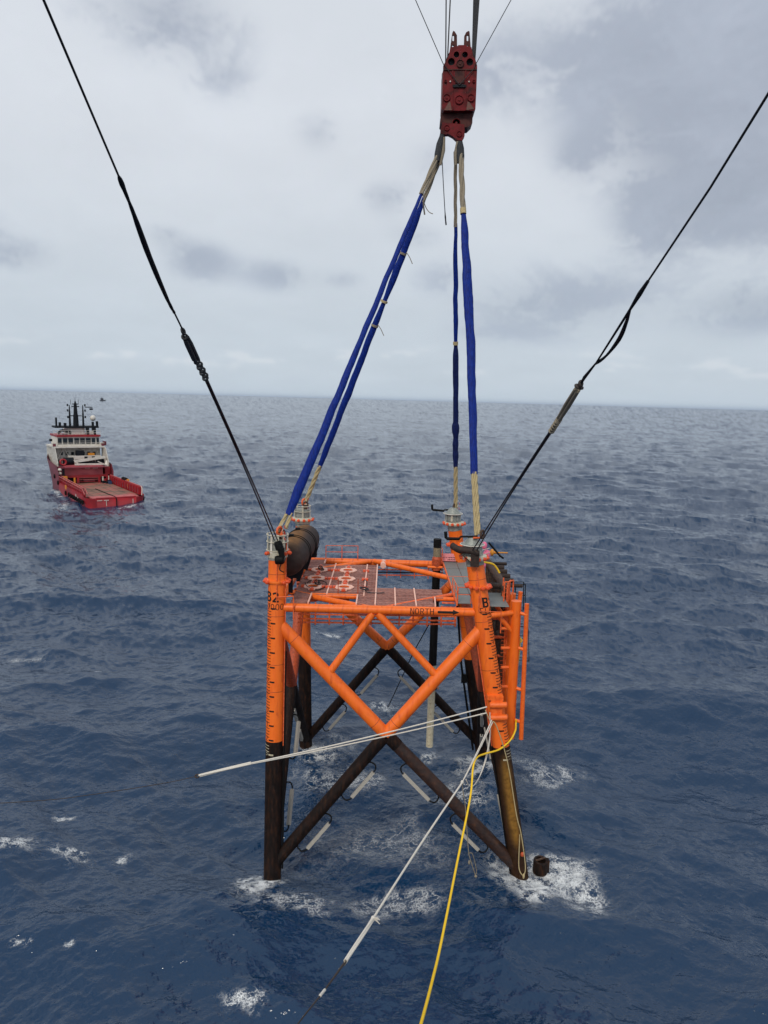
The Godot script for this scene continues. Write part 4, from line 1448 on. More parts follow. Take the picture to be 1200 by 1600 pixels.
# flat sleeve that twists and bunches as it runs from a to b
func sleeve(a: Vector3, b: Vector3, prof: Array, flat: float, sd: int, bow := Vector3.ZERO) -> MB:
	var nz := fn(sd, 0.9, 3)
	var m := MB.new()
	var d := (b - a).normalized()
	var x := d.cross(Vector3.BACK).normalized()
	var y := d.cross(x)
	var L := a.distance_to(b)
	var n := int(L / 0.28)
	var S := 16
	for i in n + 1:
		var t := float(i) / n
		var w := 0.1
		for k in prof.size() - 1:
			if t >= prof[k][0]: w = lerpf(prof[k][1], prof[k + 1][1], smoothstep(0, 1, clampf((t - prof[k][0]) / maxf(0.001, prof[k + 1][0] - prof[k][0]), 0, 1)))
		var c := a.lerp(b, t) + bow * 4.0 * t * (1.0 - t)
		c += x * 0.05 * nz.get_noise_2d(t * L * 0.35, 4.0)
		for s in S + 1:
			var an := TAU * s / S
			var r := w * (1.0 + 0.16 * nz.get_noise_3d(cos(an) * 0.9, sin(an) * 0.9, t * L * 0.5) + 0.05 * nz.get_noise_3d(cos(an) * 3.0, sin(an) * 3.0, t * L * 2.5))
			var o := x * cos(an) * r + y * sin(an) * r * flat
			m.vert(c + o, (x * cos(an) * flat + y * sin(an)).normalized(), Vector2(float(s) / S, t * L))
	for i in n:
		for s in S:
			var p := i * (S + 1) + s
			var q := p + S + 1
			m.tri(p, q, p + 1); m.tri(p + 1, q, q + 1)
	# normals from the shape
	for k in m.v.size(): m.n[k] = Vector3.ZERO
	for i in range(0, m.idx.size(), 3):
		var g := (m.v[m.idx[i + 2]] - m.v[m.idx[i]]).cross(m.v[m.idx[i + 1]] - m.v[m.idx[i]])
		for k in 3: m.n[m.idx[i + k]] += g
	for i in n + 1:
		var p := i * (S + 1)
		var g := m.n[p] + m.n[p + S]
		m.n[p] = g; m.n[p + S] = g
	for k in m.v.size(): m.n[k] = m.n[k].normalized()
	return m

# rope of laid strands
func strands(called: String, a: Vector3, b: Vector3, r: float, m: Material, parent: Node, turns := 0.35, k := 3) -> void:
	var d := (b - a).normalized()
	var x := d.cross(Vector3.BACK).normalized()
	var y := d.cross(x)
	var L := a.distance_to(b)
	for s in k:
		var pts := []
		var n := maxi(8, int(L / 0.35))
		for i in n + 1:
			var t := float(i) / n
			var an := TAU * (s / float(k) + t * L * turns)
			pts.append(a.lerp(b, t) + (x * cos(an) + y * sin(an)) * r * 0.5)
		var q := MB.new()
		q.tube(pts, r * 0.56, 8)
		obj(called, q, m, parent)

func build_slings() -> void:
	var hl := bp(686.0 - 715, 140.0 - 238, 0.25)
	var hr := bp(716.5 - 715, 140.0 - 240, 0.25)
	# padded eyes on the link plate
	for e in [[691.5, 211, 682, 256, 0.20, "dark padded sling eye hanging down left from the crane block"], [717.5, 219, 719, 258, 0.24, "dark padded sling eye hanging straight below the crane block"]]:
		var t := thing("sling_eye", e[5], "sling eye", bp(e[0] - 715, 140.0 - e[1], 0.28), "dark padded eyes under the block")
		var p0 := bp(e[0] - 715, 140.0 - e[1], 0.3)
		var p1 := bp(e[2] - 715, 140.0 - e[3], 0.3)
		var d := p1 - p0
		var n := d.cross(Vector3.BACK).normalized()
		var left: bool = e[0] < 700
		var q := MB.new()
		q.tube([p0 - d * 0.1, p0 + d * 0.12, p0 + d * 0.4 + n * 0.03, p0 + d * 0.75 + n * 0.02, p1], [0.2, 0.2, e[4] * 1.35, e[4] * 1.35, e[4] * 1.05], 14)
		obj("padding", q, M.sling_dark, t)
		q = MB.new()
		var o := n * (-0.22 if left else 0.25)
		q.tube([p0 + d * 0.15 + o * 0.6 + Vector3(0, 0, 0.1), p0 + d * 0.6 + o * 1.3 + Vector3(0, 0, 0.1), p1 + o * 1.3 + d * 0.1], [0.1, 0.13, 0.09], 10)
		obj("rope_turn", q, M.rope_grey, t)
	var ends := [Vector3(-6.95, 23.6, -47.9), Vector3(-6.95, 23.5, -62.4), Vector3(6.3, 23.45, -62.4), Vector3(6.35, 23.75, -47.9)]
	var tops := [hl, hl + Vector3(0.25, 0, -0.3), hr + Vector3(-0.22, 0.1, -0.3), hr + Vector3(0.12, 0, 0.1)]
	var names := ["long blue sleeved sling, the front of the left pair, down to the front left leg", "long blue sleeved sling, the rear of the left pair, down to the back left leg", "narrow dark blue sling hanging to the back right leg", "broad blue sleeved sling hanging to the front right leg"]
	for k in 4:
		var a: Vector3 = tops[k]
		var b: Vector3 = ends[k]
		var t := thing("lifting_sling", names[k], "lifting sling", b, "blue slings from the crane block to the legs")
		match k:
			0:
				obj("sleeve", sleeve(a.lerp(b, 0.105), a.lerp(b, 0.955), [[0, 0.11], [0.15, 0.17], [0.45, 0.2], [0.75, 0.27], [0.93, 0.33], [1, 0.27]], 0.6, 41), M.sleeve, t)
				strands("rope", a, a.lerp(b, 0.12), 0.17, M.rope_grey, t, 0.2)
				strands("tail_rope", a.lerp(b, 0.95) + Vector3(-0.14, 0, 0), b + Vector3(-0.25, 0.1, 0), 0.13, M.rope_cream, t, 0.4)
				strands("tail_rope", a.lerp(b, 0.95) + Vector3(0.14, 0, 0), b + Vector3(0.3, 0.3, 0), 0.13, M.rope_cream, t, 0.4)
			1:
				obj("sleeve", sleeve(a.lerp(b, 0.105), a.lerp(b, 0.375), [[0, 0.15], [0.3, 0.24], [0.8, 0.27], [1, 0.17]], 0.6, 42), M.sleeve, t)
				obj("sleeve", sleeve(a.lerp(b, 0.38), a.lerp(b, 0.876), [[0, 0.17], [0.1, 0.24], [0.5, 0.27], [0.9, 0.25], [1, 0.2]], 0.6, 43), M.sleeve, t)
				strands("rope", a, a.lerp(b, 0.12), 0.16, M.rope_grey, t, 0.2)
				strands("tail_rope", a.lerp(b, 0.87), b + Vector3(0.05, 0.2, 0), 0.2, M.rope_cream, t, 0.4)
			2:
				obj("sleeve", sleeve(a.lerp(b, 0.17), a.lerp(b, 0.485), [[0, 0.12], [0.3, 0.17], [0.8, 0.19], [1, 0.14]], 0.7, 44), M.sleeve, t)
				obj("sleeve", sleeve(a.lerp(b, 0.49), a.lerp(b, 0.72), [[0, 0.15], [0.15, 0.23], [1, 0.22]], 0.7, 45), M.sleeve_dark, t)
				obj("bunched_sleeve", sleeve(a.lerp(b, 0.72), a.lerp(b, 0.862), [[0, 0.22], [0.1, 0.33], [0.2, 0.3], [0.34, 0.22], [0.5, 0.27], [0.62, 0.22], [0.75, 0.27], [0.9, 0.2], [1, 0.18]], 0.85, 46), M.sleeve_dark, t)
				strands("rope", a, a.lerp(b, 0.18), 0.13, M.rope_grey, t, 0.2)
				strands("tail_rope", a.lerp(b, 0.86), b + Vector3(0, 0.0, 0), 0.19, M.rope_cream, t, 0.4)
				for f in [0.487]:
					var q := MB.new()
					q.tube([a.lerp(b, f - 0.004), a.lerp(b, f + 0.005)], 0.2, 12)
					obj("binding", q, M.rope_cream, t)
			3:
				obj("sleeve", sleeve(a.lerp(b, 0.165), a.lerp(b, 0.845), [[0, 0.17], [0.08, 0.26], [0.3, 0.33], [0.6, 0.3], [0.9, 0.26], [1, 0.25]], 0.55, 47, Vector3(0.12, 0, 0)), M.sleeve, t)
				strands("rope", a, a.lerp(b, 0.17), 0.2, M.rope_grey, t, 0.2)
				strands("tail_rope", a.lerp(b, 0.84) - Vector3(0.1, 0, 0), b + Vector3(-0.05, 0.05, 0), 0.13, M.rope_cream, t, 0.5)
				strands("tail_rope", a.lerp(b, 0.84) + Vector3(0.06, 0, 0), b + Vector3(0.12, 0.15, 0), 0.16, M.rope_cream, t, 0.5)
				var q := MB.new()
				q.tube([a.lerp(b, 0.155), a.lerp(b, 0.17)], 0.22, 14)
				obj("binding", q, M.rope_cream, t)
		# shackle at the leg
		var sh := MB.new()
		sh.torus(b + Vector3(-0.1 if k != 3 else 0.35, 0.15, 0.1), Vector3(1, 0, 0.6), 0.26, 0.085, 18, 8)
		obj("shackle", sh, M.orange_worn if k < 2 else M.rust_brown, t)
		sh = MB.new()
		sh.tube([b + Vector3(-0.25, -0.1, 0.2), b + Vector3(0.2, -0.12, 0.0)], 0.07, 10)
		obj("shackle_pin", sh, M.orange_worn, t)
		# red and white tape tails
		if k != 3:
			for i in 6:
				var z := MB.new()
				var p := b + Vector3(0.18 + 0.05 * (i % 2), 0.75 - i * 0.2, 0.25)
				z.bar(p, p + Vector3(0.1 * (1 if i % 2 else -1), -0.2, 0), 0.1, 0.03)
				obj("barrier_tape", z, M.red_tape if i % 2 else M.rope_white, t)
		# lashings with loose ends
		if k == 1:
			for f in [0.25, 0.445, 0.378]:
				var z := MB.new()
				z.tube([a.lerp(b, f - 0.003), a.lerp(b, f + 0.002)], 0.285, 12)
				if f < 0.37 or f > 0.4:
					var c := a.lerp(b, f)
					z.tube(smooth_path([c + Vector3(0.25, 0.1, 0.1), c + Vector3(0.5, -0.25, 0.15), c + Vector3(0.75, -0.75, 0.1)], 4), 0.03, 5)
				obj("lashing", z, M.rope_cream if f == 0.378 else M.rope_grey, t)
	# loose rope ends below the block
	var l := MB.new()
	l.tube(smooth_path([bp(690 - 715, 140.0 - 246, 0.2), bp(692 - 715, 140.0 - 290, 0.2), bp(695 - 715, 140.0 - 340, 0.1), bp(696.5 - 715, 140.0 - 358, 0.1)], 6), [0.03, 0.03, 0.03, 0.03, 0.03, 0.03, 0.03, 0.03, 0.03, 0.03, 0.03, 0.03, 0.04, 0.06, 0.05, 0.05, 0.06, 0.05, 0.05], 6)
	tag(obj("loose_rope", l, M.steel_wire), "thin grey loose rope end dangling below the crane block", "rope")
	l = MB.new()
	l.tube(smooth_path([bp(660 - 715, 140.0 - 318, 0.3), bp(660.5 - 715, 140.0 - 330, 0.3), bp(662 - 715, 140.0 - 342, 0.3)], 5), 0.055, 6)
	var lr := obj("frayed_rope", l, M.rope_grey)
	tag(lr, "short frayed grey rope tails hanging beside the left slings' upper end", "rope")
	l = MB.new()
	l.tube(smooth_path([bp(660.5 - 715, 140.0 - 320, 0.3), bp(664 - 715, 140.0 - 331, 0.4), bp(669 - 715, 140.0 - 339, 0.5), bp(675 - 715, 140.0 - 342, 0.5)], 5), 0.03, 6)
	obj("strand", l, M.rope_grey, lr)

func build_lines() -> void:
	# left stay wire down to the front left leg
	var t := thing("stay_line", "black stay line with a taped section on the left, down to the front left leg", "rigging line", Vector3(-7.2, 23.3, -47.4), "stay lines from the deck to the jacket")
	var b := MB.new()
	b.tube([Vector3(-6.4, 43.5, -7.5), Vector3(-6.59, 39.95, -14.63), Vector3(-6.71, 38.0, -18.56)], 0.028, 8)
	obj("upper_wire", b, M.steel_wire, t)
	b = MB.new()
	b.tube(smooth_path([Vector3(-6.71, 38.0, -18.56), Vector3(-6.75, 37.48, -19.55), Vector3(-6.88, 36.6, -21.29), Vector3(-6.95, 35.7, -23.1), Vector3(-6.95, 35.34, -23.9)], 6), [0.03, 0.06, 0.07, 0.055, 0.05, 0.04, 0.055, 0.06, 0.075, 0.08, 0.085, 0.085, 0.08, 0.08, 0.08, 0.075, 0.07, 0.065, 0.06, 0.05, 0.055, 0.05, 0.04, 0.05, 0.03], 8)
	obj("webbing", b, M.ship_black, t)
	b = MB.new()
	b.tube([Vector3(-6.95, 35.34, -23.9), Vector3(-6.94, 34.82, -24.93)], 0.03, 8)
	b.torus(Vector3(-6.95, 34.86, -24.85), Vector3(1, 0.3, 0.2), 0.1, 0.045, 12, 6)
	b.torus(Vector3(-6.97, 34.7, -25.1), Vector3(0.2, 0.3, 1), 0.09, 0.04, 12, 6)
	obj("shackle", b, M.steel_wire, t)
	var p0 := Vector3(-6.95, 34.68, -25.15)
	var p1 := Vector3(-6.98, 34.01, -26.55)
	for s in [[-0.08, 0.0], [0.08, 0.02], [0.0, -0.08]]:
		b = MB.new()
		b.tube([p0 + Vector3(s[0] * 0.6, s[1], 0), p0.lerp(p1, 0.3) + Vector3(s[0], s[1], 0), p1 + Vector3(s[0], s[1], 0)], 0.075, 8)
		obj("rope_part", b, M.sling_dark, t)
	b = MB.new()
	var q0 := Vector3(-6.97, 33.95, -26.65)
	var q1 := Vector3(-6.96, 33.3, -28.0)
	for i in 7: b.torus(q0.lerp(q1, i / 7.0) + Vector3(0.04 * (i % 2), 0, 0), q1 - q0, 0.09, 0.045, 12, 6)
	obj("chain_wrap", b, M.sling_dark, t)
	for s in [-0.035, 0.035]:
		b = MB.new()
		var n := 10
		var pts := []
		for i in n + 1:
			var f := float(i) / n
			pts.append(q1.lerp(Vector3(-7.2, 23.2, -47.25), f) + Vector3(s * (1.0 + 2.2 * f * f), 0.12 * sin(f * PI), 0))
		b.tube(pts, 0.042, 8)
		obj("lower_wire", b, M.steel_wire, t)
	# right stay wire
	t = thing("stay_line", "black stay line with a slack webbing loop, down to the front right leg", "rigging line", Vector3(6.1, 22.7, -47.6), "stay lines from the deck to the jacket")
	b = MB.new()
	b.tube([Vector3(7.2, 43.0, -6.5), Vector3(7.04, 38.68, -14.65), Vector3(7.04, 37.62, -16.86), Vector3(6.9, 36.1, -19.96)], 0.028, 8)
	obj("upper_wire", b, M.steel_wire, t)
	b = MB.new()
	b.tube([Vector3(6.9, 36.1, -19.96), Vector3(6.88, 35.84, -20.49), Vector3(6.85, 35.5, -21.1), Vector3(6.82, 34.15, -24.0), Vector3(6.73, 33.7, -24.98), Vector3(6.73, 33.41, -25.58)], [0.045, 0.07, 0.04, 0.03, 0.06, 0.03], 8)
	obj("webbing", b, M.ship_black, t)
	b = MB.new()
	b.tube(smooth_path([Vector3(6.86, 35.5, -21.1), Vector3(6.96, 35.2, -21.7), Vector3(7.07, 34.8, -22.6), Vector3(6.98, 34.35, -23.5), Vector3(6.8, 34.1, -24.08)], 5), [0.03, 0.03, 0.035, 0.04, 0.05, 0.055, 0.06, 0.065, 0.07, 0.07, 0.07, 0.065, 0.06, 0.05, 0.045, 0.04, 0.045, 0.05, 0.05, 0.04, 0.03], 8)
	obj("slack_loop", b, M.ship_black, t)
	b = MB.new()
	b.torus(Vector3(6.73, 33.4, -25.6), Vector3(0.3, 1, 0.5), 0.13, 0.05, 12, 6)
	b.ball(Vector3(6.73, 33.5, -25.4), Vector3(0.1, 0.14, 0.1), 10, 8)
	obj("shackle", b, M.wire_brown, t)
	p0 = Vector3(6.73, 33.3, -25.8)
	p1 = Vector3(6.7, 32.2, -28.1)
	for s in [[-0.06, 0.03], [0.06, 0.0], [0.0, -0.06]]:
		b = MB.new()
		b.tube([p0 + Vector3(s[0], s[1], 0), p0.lerp(p1, 0.5) + Vector3(s[0] * 1.3, s[1], 0), p1 + Vector3(s[0] * 0.8, s[1], 0)], 0.065, 8)
		obj("rope_part", b, M.rope_grey, t)
	b = MB.new()
	for i in 6: b.torus(p1.lerp(Vector3(6.66, 31.6, -29.3), i / 6.0), Vector3(0, -1, -1.8), 0.09, 0.045, 12, 6)
	obj("seizing", b, M.rope_grey, t)
	for s in [-0.04, 0.04]:
		b = MB.new()
		var pts := []
		for i in 11:
			var f := float(i) / 10
			pts.append(Vector3(6.68, 32.0, -28.5).lerp(Vector3(6.12, 22.6, -47.7), f) + Vector3(s * (1.0 + 3.0 * f * f * f), 0.1 * sin(f * PI), 0))
		b.tube(pts, 0.04, 8)
		obj("lower_wire", b, M.sling_dark, t)
	# mooring line from the bollard away to the left
	t = thing("mooring_rope", "doubled white mooring rope stretched from the orange bollard to the left", "mooring rope", Vector3(7.3, 12.2, -46.0), "white mooring ropes on the right leg")
	var join := Vector3(-8.1, 9.42, -43.0)
	b = MB.new()
	b.tube(sag(Vector3(7.33, 12.37, -45.95), join, 0.14, 14), 0.046, 8)
	obj("rope_part", b, M.rope_white, t)
	b = MB.new()
	b.tube(sag(Vector3(7.33, 11.91, -46.0), join - Vector3(0, 0.05, 0), 0.12, 14), 0.046, 8)
	obj("rope_part", b, M.rope_white, t)
	strands("eye_splice", join, Vector3(-11.3, 8.84, -42.3), 0.1, M.rope_white, t, 0.06, 3)
	b = MB.new()
	b.torus(Vector3(-11.4, 8.83, -42.27), Vector3(0, 1, 0.3), 0.13, 0.05, 12, 6)
	b.tube(smooth_path([Vector3(-11.4, 8.83, -42.27), Vector3(-13.2, 8.62, -41.74), Vector3(-17.2, 8.36, -40.69), Vector3(-21.0, 8.35, -39.67), Vector3(-30.0, 9.0, -37.3)], 6), 0.022, 6)
	obj("pennant_wire", b, M.wire_brown, t)
	# mooring line towards the viewer
	t = thing("mooring_rope", "white mooring rope running down from the bollard past the yellow hose to the lower edge", "mooring rope", Vector3(7.7, 11.3, -45.9), "white mooring ropes on the right leg")
	var fork := Vector3(5.3, 9.46, -41.3)
	var turn := Vector3(0.01, 9.16, -29.67)
	for o in [Vector3(7.7, 11.45, -45.9), Vector3(7.6, 11.1, -45.95), Vector3(7.75, 11.3, -45.85)]:
		b = MB.new()
		b.tube(sag(o, fork + Vector3(0, 0, 0.02), 0.08 + 0.1 * (7.75 - o.x), 10), 0.038, 8)
		obj("rope_part", b, M.rope_white, t)
	b = MB.new()
	b.tube(smooth_path([fork + Vector3(0.03, 0.02, 0), Vector3(2.61, 8.75, -36.2), turn], 8), 0.055, 10)
	obj("rope_part", b, M.rope_white, t)
	b = MB.new()
	b.ball(fork, Vector3(0.1, 0.13, 0.1), 10, 8)
	b.ball(turn, Vector3(0.11, 0.13, 0.11), 10, 8)
	for i in 6: b.tube([turn, turn + Vector3(0.22 + 0.05 * (i % 3), 0.16 - 0.07 * i, 0.1)], 0.018, 5)
	obj("knot", b, M.rope_white, t)
	var e2 := Vector3(-1.09, 9.51, -26.69)
	strands("eye_splice", turn, e2, 0.095, M.rope_white, t, 0.08, 3)
	b = MB.new()
	b.torus(e2 + Vector3(-0.03, 0.02, 0.1), Vector3(1, 0, 0.3), 0.09, 0.035, 12, 6)
	obj("shackle", b, M.rope_grey, t)
	b = MB.new()
	b.tube(smooth_path([e2, Vector3(-1.83, 10.26, -24.28), Vector3(-2.52, 11.18, -21.89), Vector3(-3.6, 15.0, -15.0)], 6), [0.05, 0.05, 0.048, 0.045, 0.04, 0.035, 0.03, 0.03, 0.03, 0.03, 0.03, 0.03, 0.025, 0.025, 0.025, 0.025, 0.025, 0.025, 0.025], 7)
	obj("pennant_wire", b, M.wire_brown, t)
	b = MB.new()
	b.tube([Vector3(-1.78, 10.2, -24.45), Vector3(-1.92, 10.38, -23.98)], 0.055, 8)
	obj("tape_wrap", b, M.rope_white, t)
	# hanging bights and tails of thin line
	b = MB.new()
	b.tube(smooth_path([Vector3(7.56, 11.96, -46.0), Vector3(7.6, 10.4, -45.6), Vector3(7.2, 9.17, -44.5), Vector3(6.49, 8.42, -43.2), Vector3(5.89, 8.85, -41.9), Vector3(5.54, 9.6, -41.4)], 6), 0.03, 6)
	b.tube(smooth_path([Vector3(7.66, 11.4, -45.9), Vector3(7.45, 10.0, -45.2), Vector3(6.9, 8.75, -44.0), Vector3(6.2, 8.5, -42.6), Vector3(5.6, 9.2, -41.5)], 6), 0.026, 6)
	tag(obj("slack_rope", b, M.rope_white), "thin white rope hanging in a slack double loop by the right leg", "rope")
	b = MB.new()
	b.tube(smooth_path([fork, Vector3(5.42, 8.6, -41.25), Vector3(5.57, 7.84, -41.3), Vector3(5.9, 4.9, -41.4), Vector3(6.05, 4.2, -41.4), Vector3(6.45, 3.0, -41.5)], 6), 0.03, 6)
	b.tube(smooth_path([Vector3(5.98, 4.6, -41.4), Vector3(6.2, 4.5, -41.4), Vector3(6.5, 3.35, -41.5), Vector3(6.45, 3.0, -41.5)], 5), 0.026, 6)
	b.ball(Vector3(6.48, 2.92, -41.5), Vector3(0.1, 0.09, 0.08), 8, 6)
	b.ball(Vector3(6.0, 3.95, -41.4), Vector3(0.07, 0.16, 0.07), 8, 6)
	tag(obj("hanging_rope", b, M.rope_grey), "thin pale rope with a knotted end hanging below the white mooring rope", "rope")
	b = MB.new()
	b.tube(smooth_path([Vector3(7.25, 12.1, -46.05), Vector3(7.6, 11.4, -45.95), Vector3(8.04, 11.05, -45.85), Vector3(8.92, 8.46, -45.75), Vector3(9.65, 4.87, -45.35), Vector3(10.0, 3.6, -45.15), Vector3(10.38, 1.4, -44.95), Vector3(10.32, 0.7, -44.9), Vector3(10.1, 0.8, -44.9), Vector3(9.94, 1.4, -45.0), Vector3(9.93, 3.5, -45.2)], 6), 0.035, 6)
	b.ball(Vector3(10.3, 0.6, -44.88), Vector3(0.08, 0.2, 0.08), 8, 6)
	tag(obj("hanging_rope", b, M.rope_cream), "long thin rope trailing down the ochre stained right leg to the water", "rope")
	b = MB.new()
	b.ball(leg_at(1, 1.9) + Vector3(0.35, 0, 0.55), Vector3(0.17, 0.17, 0.14), 14, 10)
	tag(obj("pipe_plug", b, M.orange_dull), "small orange round plug low on the stained right leg", "plug")
	# yellow hose
	t = thing("yellow_hose", "bright yellow hose curving from the fender post down to the lower edge", "hose", Vector3(9.8, 10.0, -48.3))
	b = MB.new()
	b.tube(smooth_path([Vector3(9.86, 10.4, -48.4), Vector3(9.84, 10.05, -48.3), Vector3(9.68, 9.9, -47.6), Vector3(9.16, 9.67, -46.6), Vector3(8.24, 9.54, -45.5), Vector3(7.07, 9.81, -44.3), Vector3(6.44, 10.0, -43.4), Vector3(6.09, 9.82, -42.4), Vector3(5.71, 9.09, -40.29), Vector3(4.55, 8.26, -35.61), Vector3(3.14, 8.6, -29.08), Vector3(2.53, 9.26, -26.15), Vector3(1.85, 10.44, -22.79), Vector3(1.46, 11.31, -20.9), Vector3(0.6, 14.5, -15.5)], 7), 0.062, 10)
	obj("hose", b, M.hose_yellow, t)
	b = MB.new()
	b.tube(smooth_path([Vector3(10.0, 16.2, -49.4), Vector3(9.98, 15.2, -49.3), Vector3(9.9, 14.0, -49.25), Vector3(9.84, 13.0, -49.2)], 5), 0.06, 8)
	b.torus(Vector3(10.02, 15.95, -49.35), Vector3(0, 0, 1), 0.12, 0.05, 12, 6)
	tag(obj("hose_end", b, M.hose_yellow), "short yellow hose hanging behind the orange fender posts", "hose")
	b = MB.new()
	b.tube([Vector3(4.3, 13.2, -61.3), Vector3(3.3, 9.2, -65.6), Vector3(0.92, -0.5, -73.6)], 0.05, 8)
	tag(obj("trailing_wire", b, M.steel_wire), "thin black wire slanting from the caisson into the sea", "wire")

func build_deck_things() -> void:
	# rubber airbag laid between the two left legs
	var A := Vector3(-6.75, 21.35, -49.3)
	var B := Vector3(-6.4, 21.2, -58.6)
	var t := thing("rubber_airbag", "large black rubber roller with two straps lying between the left legs", "airbag", Vector3(-6.6, 20.0, -54))
	var b := MB.new()
	b.lathe(A, B - A, [[0.0, -0.55], [0.35, -0.55], [0.7, -0.4], [1.02, -0.12], [1.16, 0.25], [1.22, 1.2], [1.23, 4.0], [1.23, 6.5], [1.2, 8.4], [1.1, 9.2], [0.85, 9.65], [0.4, 9.85], [0.0, 9.85]], 40, true)
	# smooth the profile's normals by place
	smooth_normals(b)
	var nz := fn(55, 0.6, 4)
	for p in b.v:
		var g := smoothstep(21.6, 22.2, p.y) * smoothstep(-48.5, -50.5, p.z) * (1.0 - smoothstep(-6.5, -5.7, p.x)) * clampf(0.9 + 1.2 * nz.get_noise_3dv(p), 0, 1)
		b.col.append(Color(0.058, 0.041, 0.037).lerp(Color(0.27, 0.13, 0.035), clampf(g, 0, 0.85)))
	obj("body", b, M.rubber_stained, t)
	for f in [0.30, 0.36, 0.62, 0.68]:
		var c := A.lerp(B, f)
		var q := MB.new()
		q.torus(c, B - A, 1.245, 0.035, 40, 6)
		obj("strap", q, M.black, t)
	for f in [0.33, 0.65]:
		var q := MB.new()
		q.box(A.lerp(B, f) + Vector3(-0.2, 1.27, 0), Vector3(0.34, 0.2, 0.3))
		obj("strap_buckle", q, M.black, t)
	for f in [0.12, 0.5, 0.92]:
		var q := MB.new()
		var c := A.lerp(B, f)
		q.prism(PackedVector2Array([Vector2(-0.75, -1.5), Vector2(0.85, -1.5), Vector2(1.25, -0.2), Vector2(1.1, -0.55), Vector2(0.5, -1.12), Vector2(0, -1.26), Vector2(-0.6, -1.1)]), c, Basis(), 0.22)
		q.box(c + Vector3(0.1, -2.05, 0), Vector3(0.3, 1.1, 0.22))
		obj("saddle", q, M.ship_black, t)
	var q := MB.new()
	q.box(Vector3(-5.65, 20.2, -58.4), Vector3(0.3, 1.1, 0.5))
	obj("end_fitting", q, M.ship_black, t)
	# black valve gear hung on the front left pile head
	t = thing("valve_gear", "black lumpy valve gear strapped to the front left pile head", "valve", Vector3(-6.9, 21.7, -47.0))
	q = MB.new()
	q.lathe(Vector3(-7.0, 22.9, -47.1), Vector3(0.35, -1, 0.1), [[0.0, -0.3], [0.22, -0.28], [0.28, -0.1], [0.28, 0.25], [0.18, 0.35], [0.18, 0.9], [0.0, 0.95]], 18)
	obj("valve_body", q, M.black, t)
	q = MB.new()
	q.lathe(Vector3(-7.15, 21.9, -47.0), Vector3(1, 0.1, 0), [[0.0, -0.1], [0.26, -0.06], [0.3, 0.05], [0.3, 0.45], [0.2, 0.55], [0.0, 0.55]], 18)
	obj("flange", q, M.black, t)
	q = MB.new()
	q.box(Vector3(-6.75, 22.4, -46.95), Vector3(0.3, 0.7, 0.3))
	q.tube(smooth_path([Vector3(-6.75, 21.8, -46.95), Vector3(-6.9, 21.3, -46.9), Vector3(-6.6, 21.1, -46.9)], 5), 0.04, 6)
	obj("bracket", q, M.black, t)
	# pink board on the walkway
	t = thing("pink_sign", "pink board with black markings standing at the walkway's far end", "sign", Vector3(5.9, 18.8, -61.5))
	q = MB.new()
	q.box(Vector3(5.88, 19.2, -61.45), Vector3(1.5, 0.72, 0.05))
	obj("board", q, M.sign_pink, t)
	var rng := RandomNumberGenerator.new()
	rng.seed = 5
	for row in 2:
		for i in 9:
			q = MB.new()
			var c := Vector3(5.32 + i * 0.14, 19.22 - row * 0.19, -61.42)
			if row == 1 and i < 3: continue
			q.bar(c + Vector3(-0.05, -0.05, 0), c + Vector3(0.03, 0.05, 0), 0.035 if i < 4 else 0.06, 0.012, Vector3.BACK)
			obj("print_mark", q, M.mark_black, t)
	q = MB.new()
	q.box(Vector3(5.88, 18.86, -61.4), Vector3(1.4, 0.05, 0.05))
	obj("foot_bar", q, M.black, t)
	# stabbing guides: black cranked pipes
	t = thing("cranked_pipe", "black cranked pipe pointing left from the back right pile head", "pipe", Vector3(6.0, 23.4, -62.3), "black cranked pipes on the right pile heads")
	q = MB.new()
	q.tube([Vector3(6.2, 23.35, -62.2), Vector3(5.3, 23.3, -62.2), Vector3(5.25, 23.22, -62.2), Vector3(4.3, 23.28, -62.2), Vector3(4.22, 23.35, -62.2), Vector3(4.2, 23.75, -62.2)], [0.07, 0.07, 0.1, 0.1, 0.1, 0.1], 10)
	obj("pipe", q, M.black, t)
	t = thing("cranked_pipe", "black cranked pipe pointing left from the front right pile head", "pipe", Vector3(6.3, 23.7, -48.0), "black cranked pipes on the right pile heads")
	q = MB.new()
	q.tube([Vector3(6.4, 23.72, -47.9), Vector3(5.3, 23.62, -48.2), Vector3(5.2, 23.45, -48.25), Vector3(4.4, 23.42, -48.4), Vector3(4.3, 23.5, -48.4), Vector3(4.26, 23.9, -48.4)], [0.07, 0.07, 0.11, 0.11, 0.11, 0.11], 10)
	obj("pipe", q, M.black, t)
	# brown hoses clamped round the front right pile head
	t = thing("rubber_fender", "dark brown bent rubber pipe hugging the front right pile head", "pipe", Vector3(5.6, 22.6, -47.4))
	q = MB.new()
	q.tube(smooth_path([Vector3(4.75, 23.0, -48.1), Vector3(5.1, 22.9, -47.5), Vector3(5.9, 22.85, -47.2), Vector3(6.4, 22.7, -47.1)], 6), 0.22, 14)
	q.tube(smooth_path([Vector3(4.75, 22.95, -48.1), Vector3(5.3, 22.6, -48.4), Vector3(6.0, 22.55, -48.3)], 5), 0.2, 14)
	obj("pipe", q, M.rust_dark, t)
	q = MB.new()
	q.box(Vector3(6.2, 22.35, -47.15), Vector3(0.55, 1.1, 0.3))
	q.bar(Vector3(5.3, 22.6, -47.3), Vector3(6.0, 22.0, -47.2), 0.06, 0.06)
	obj("bracket", q, M.rust_dark, t)
	# pink wrapped bundle and yellow lashing behind the front right leg
	t = thing("pink_bundle", "bundle wrapped in pink plastic behind the front right pile head", "bundle", Vector3(7.7, 21.0, -53.0))
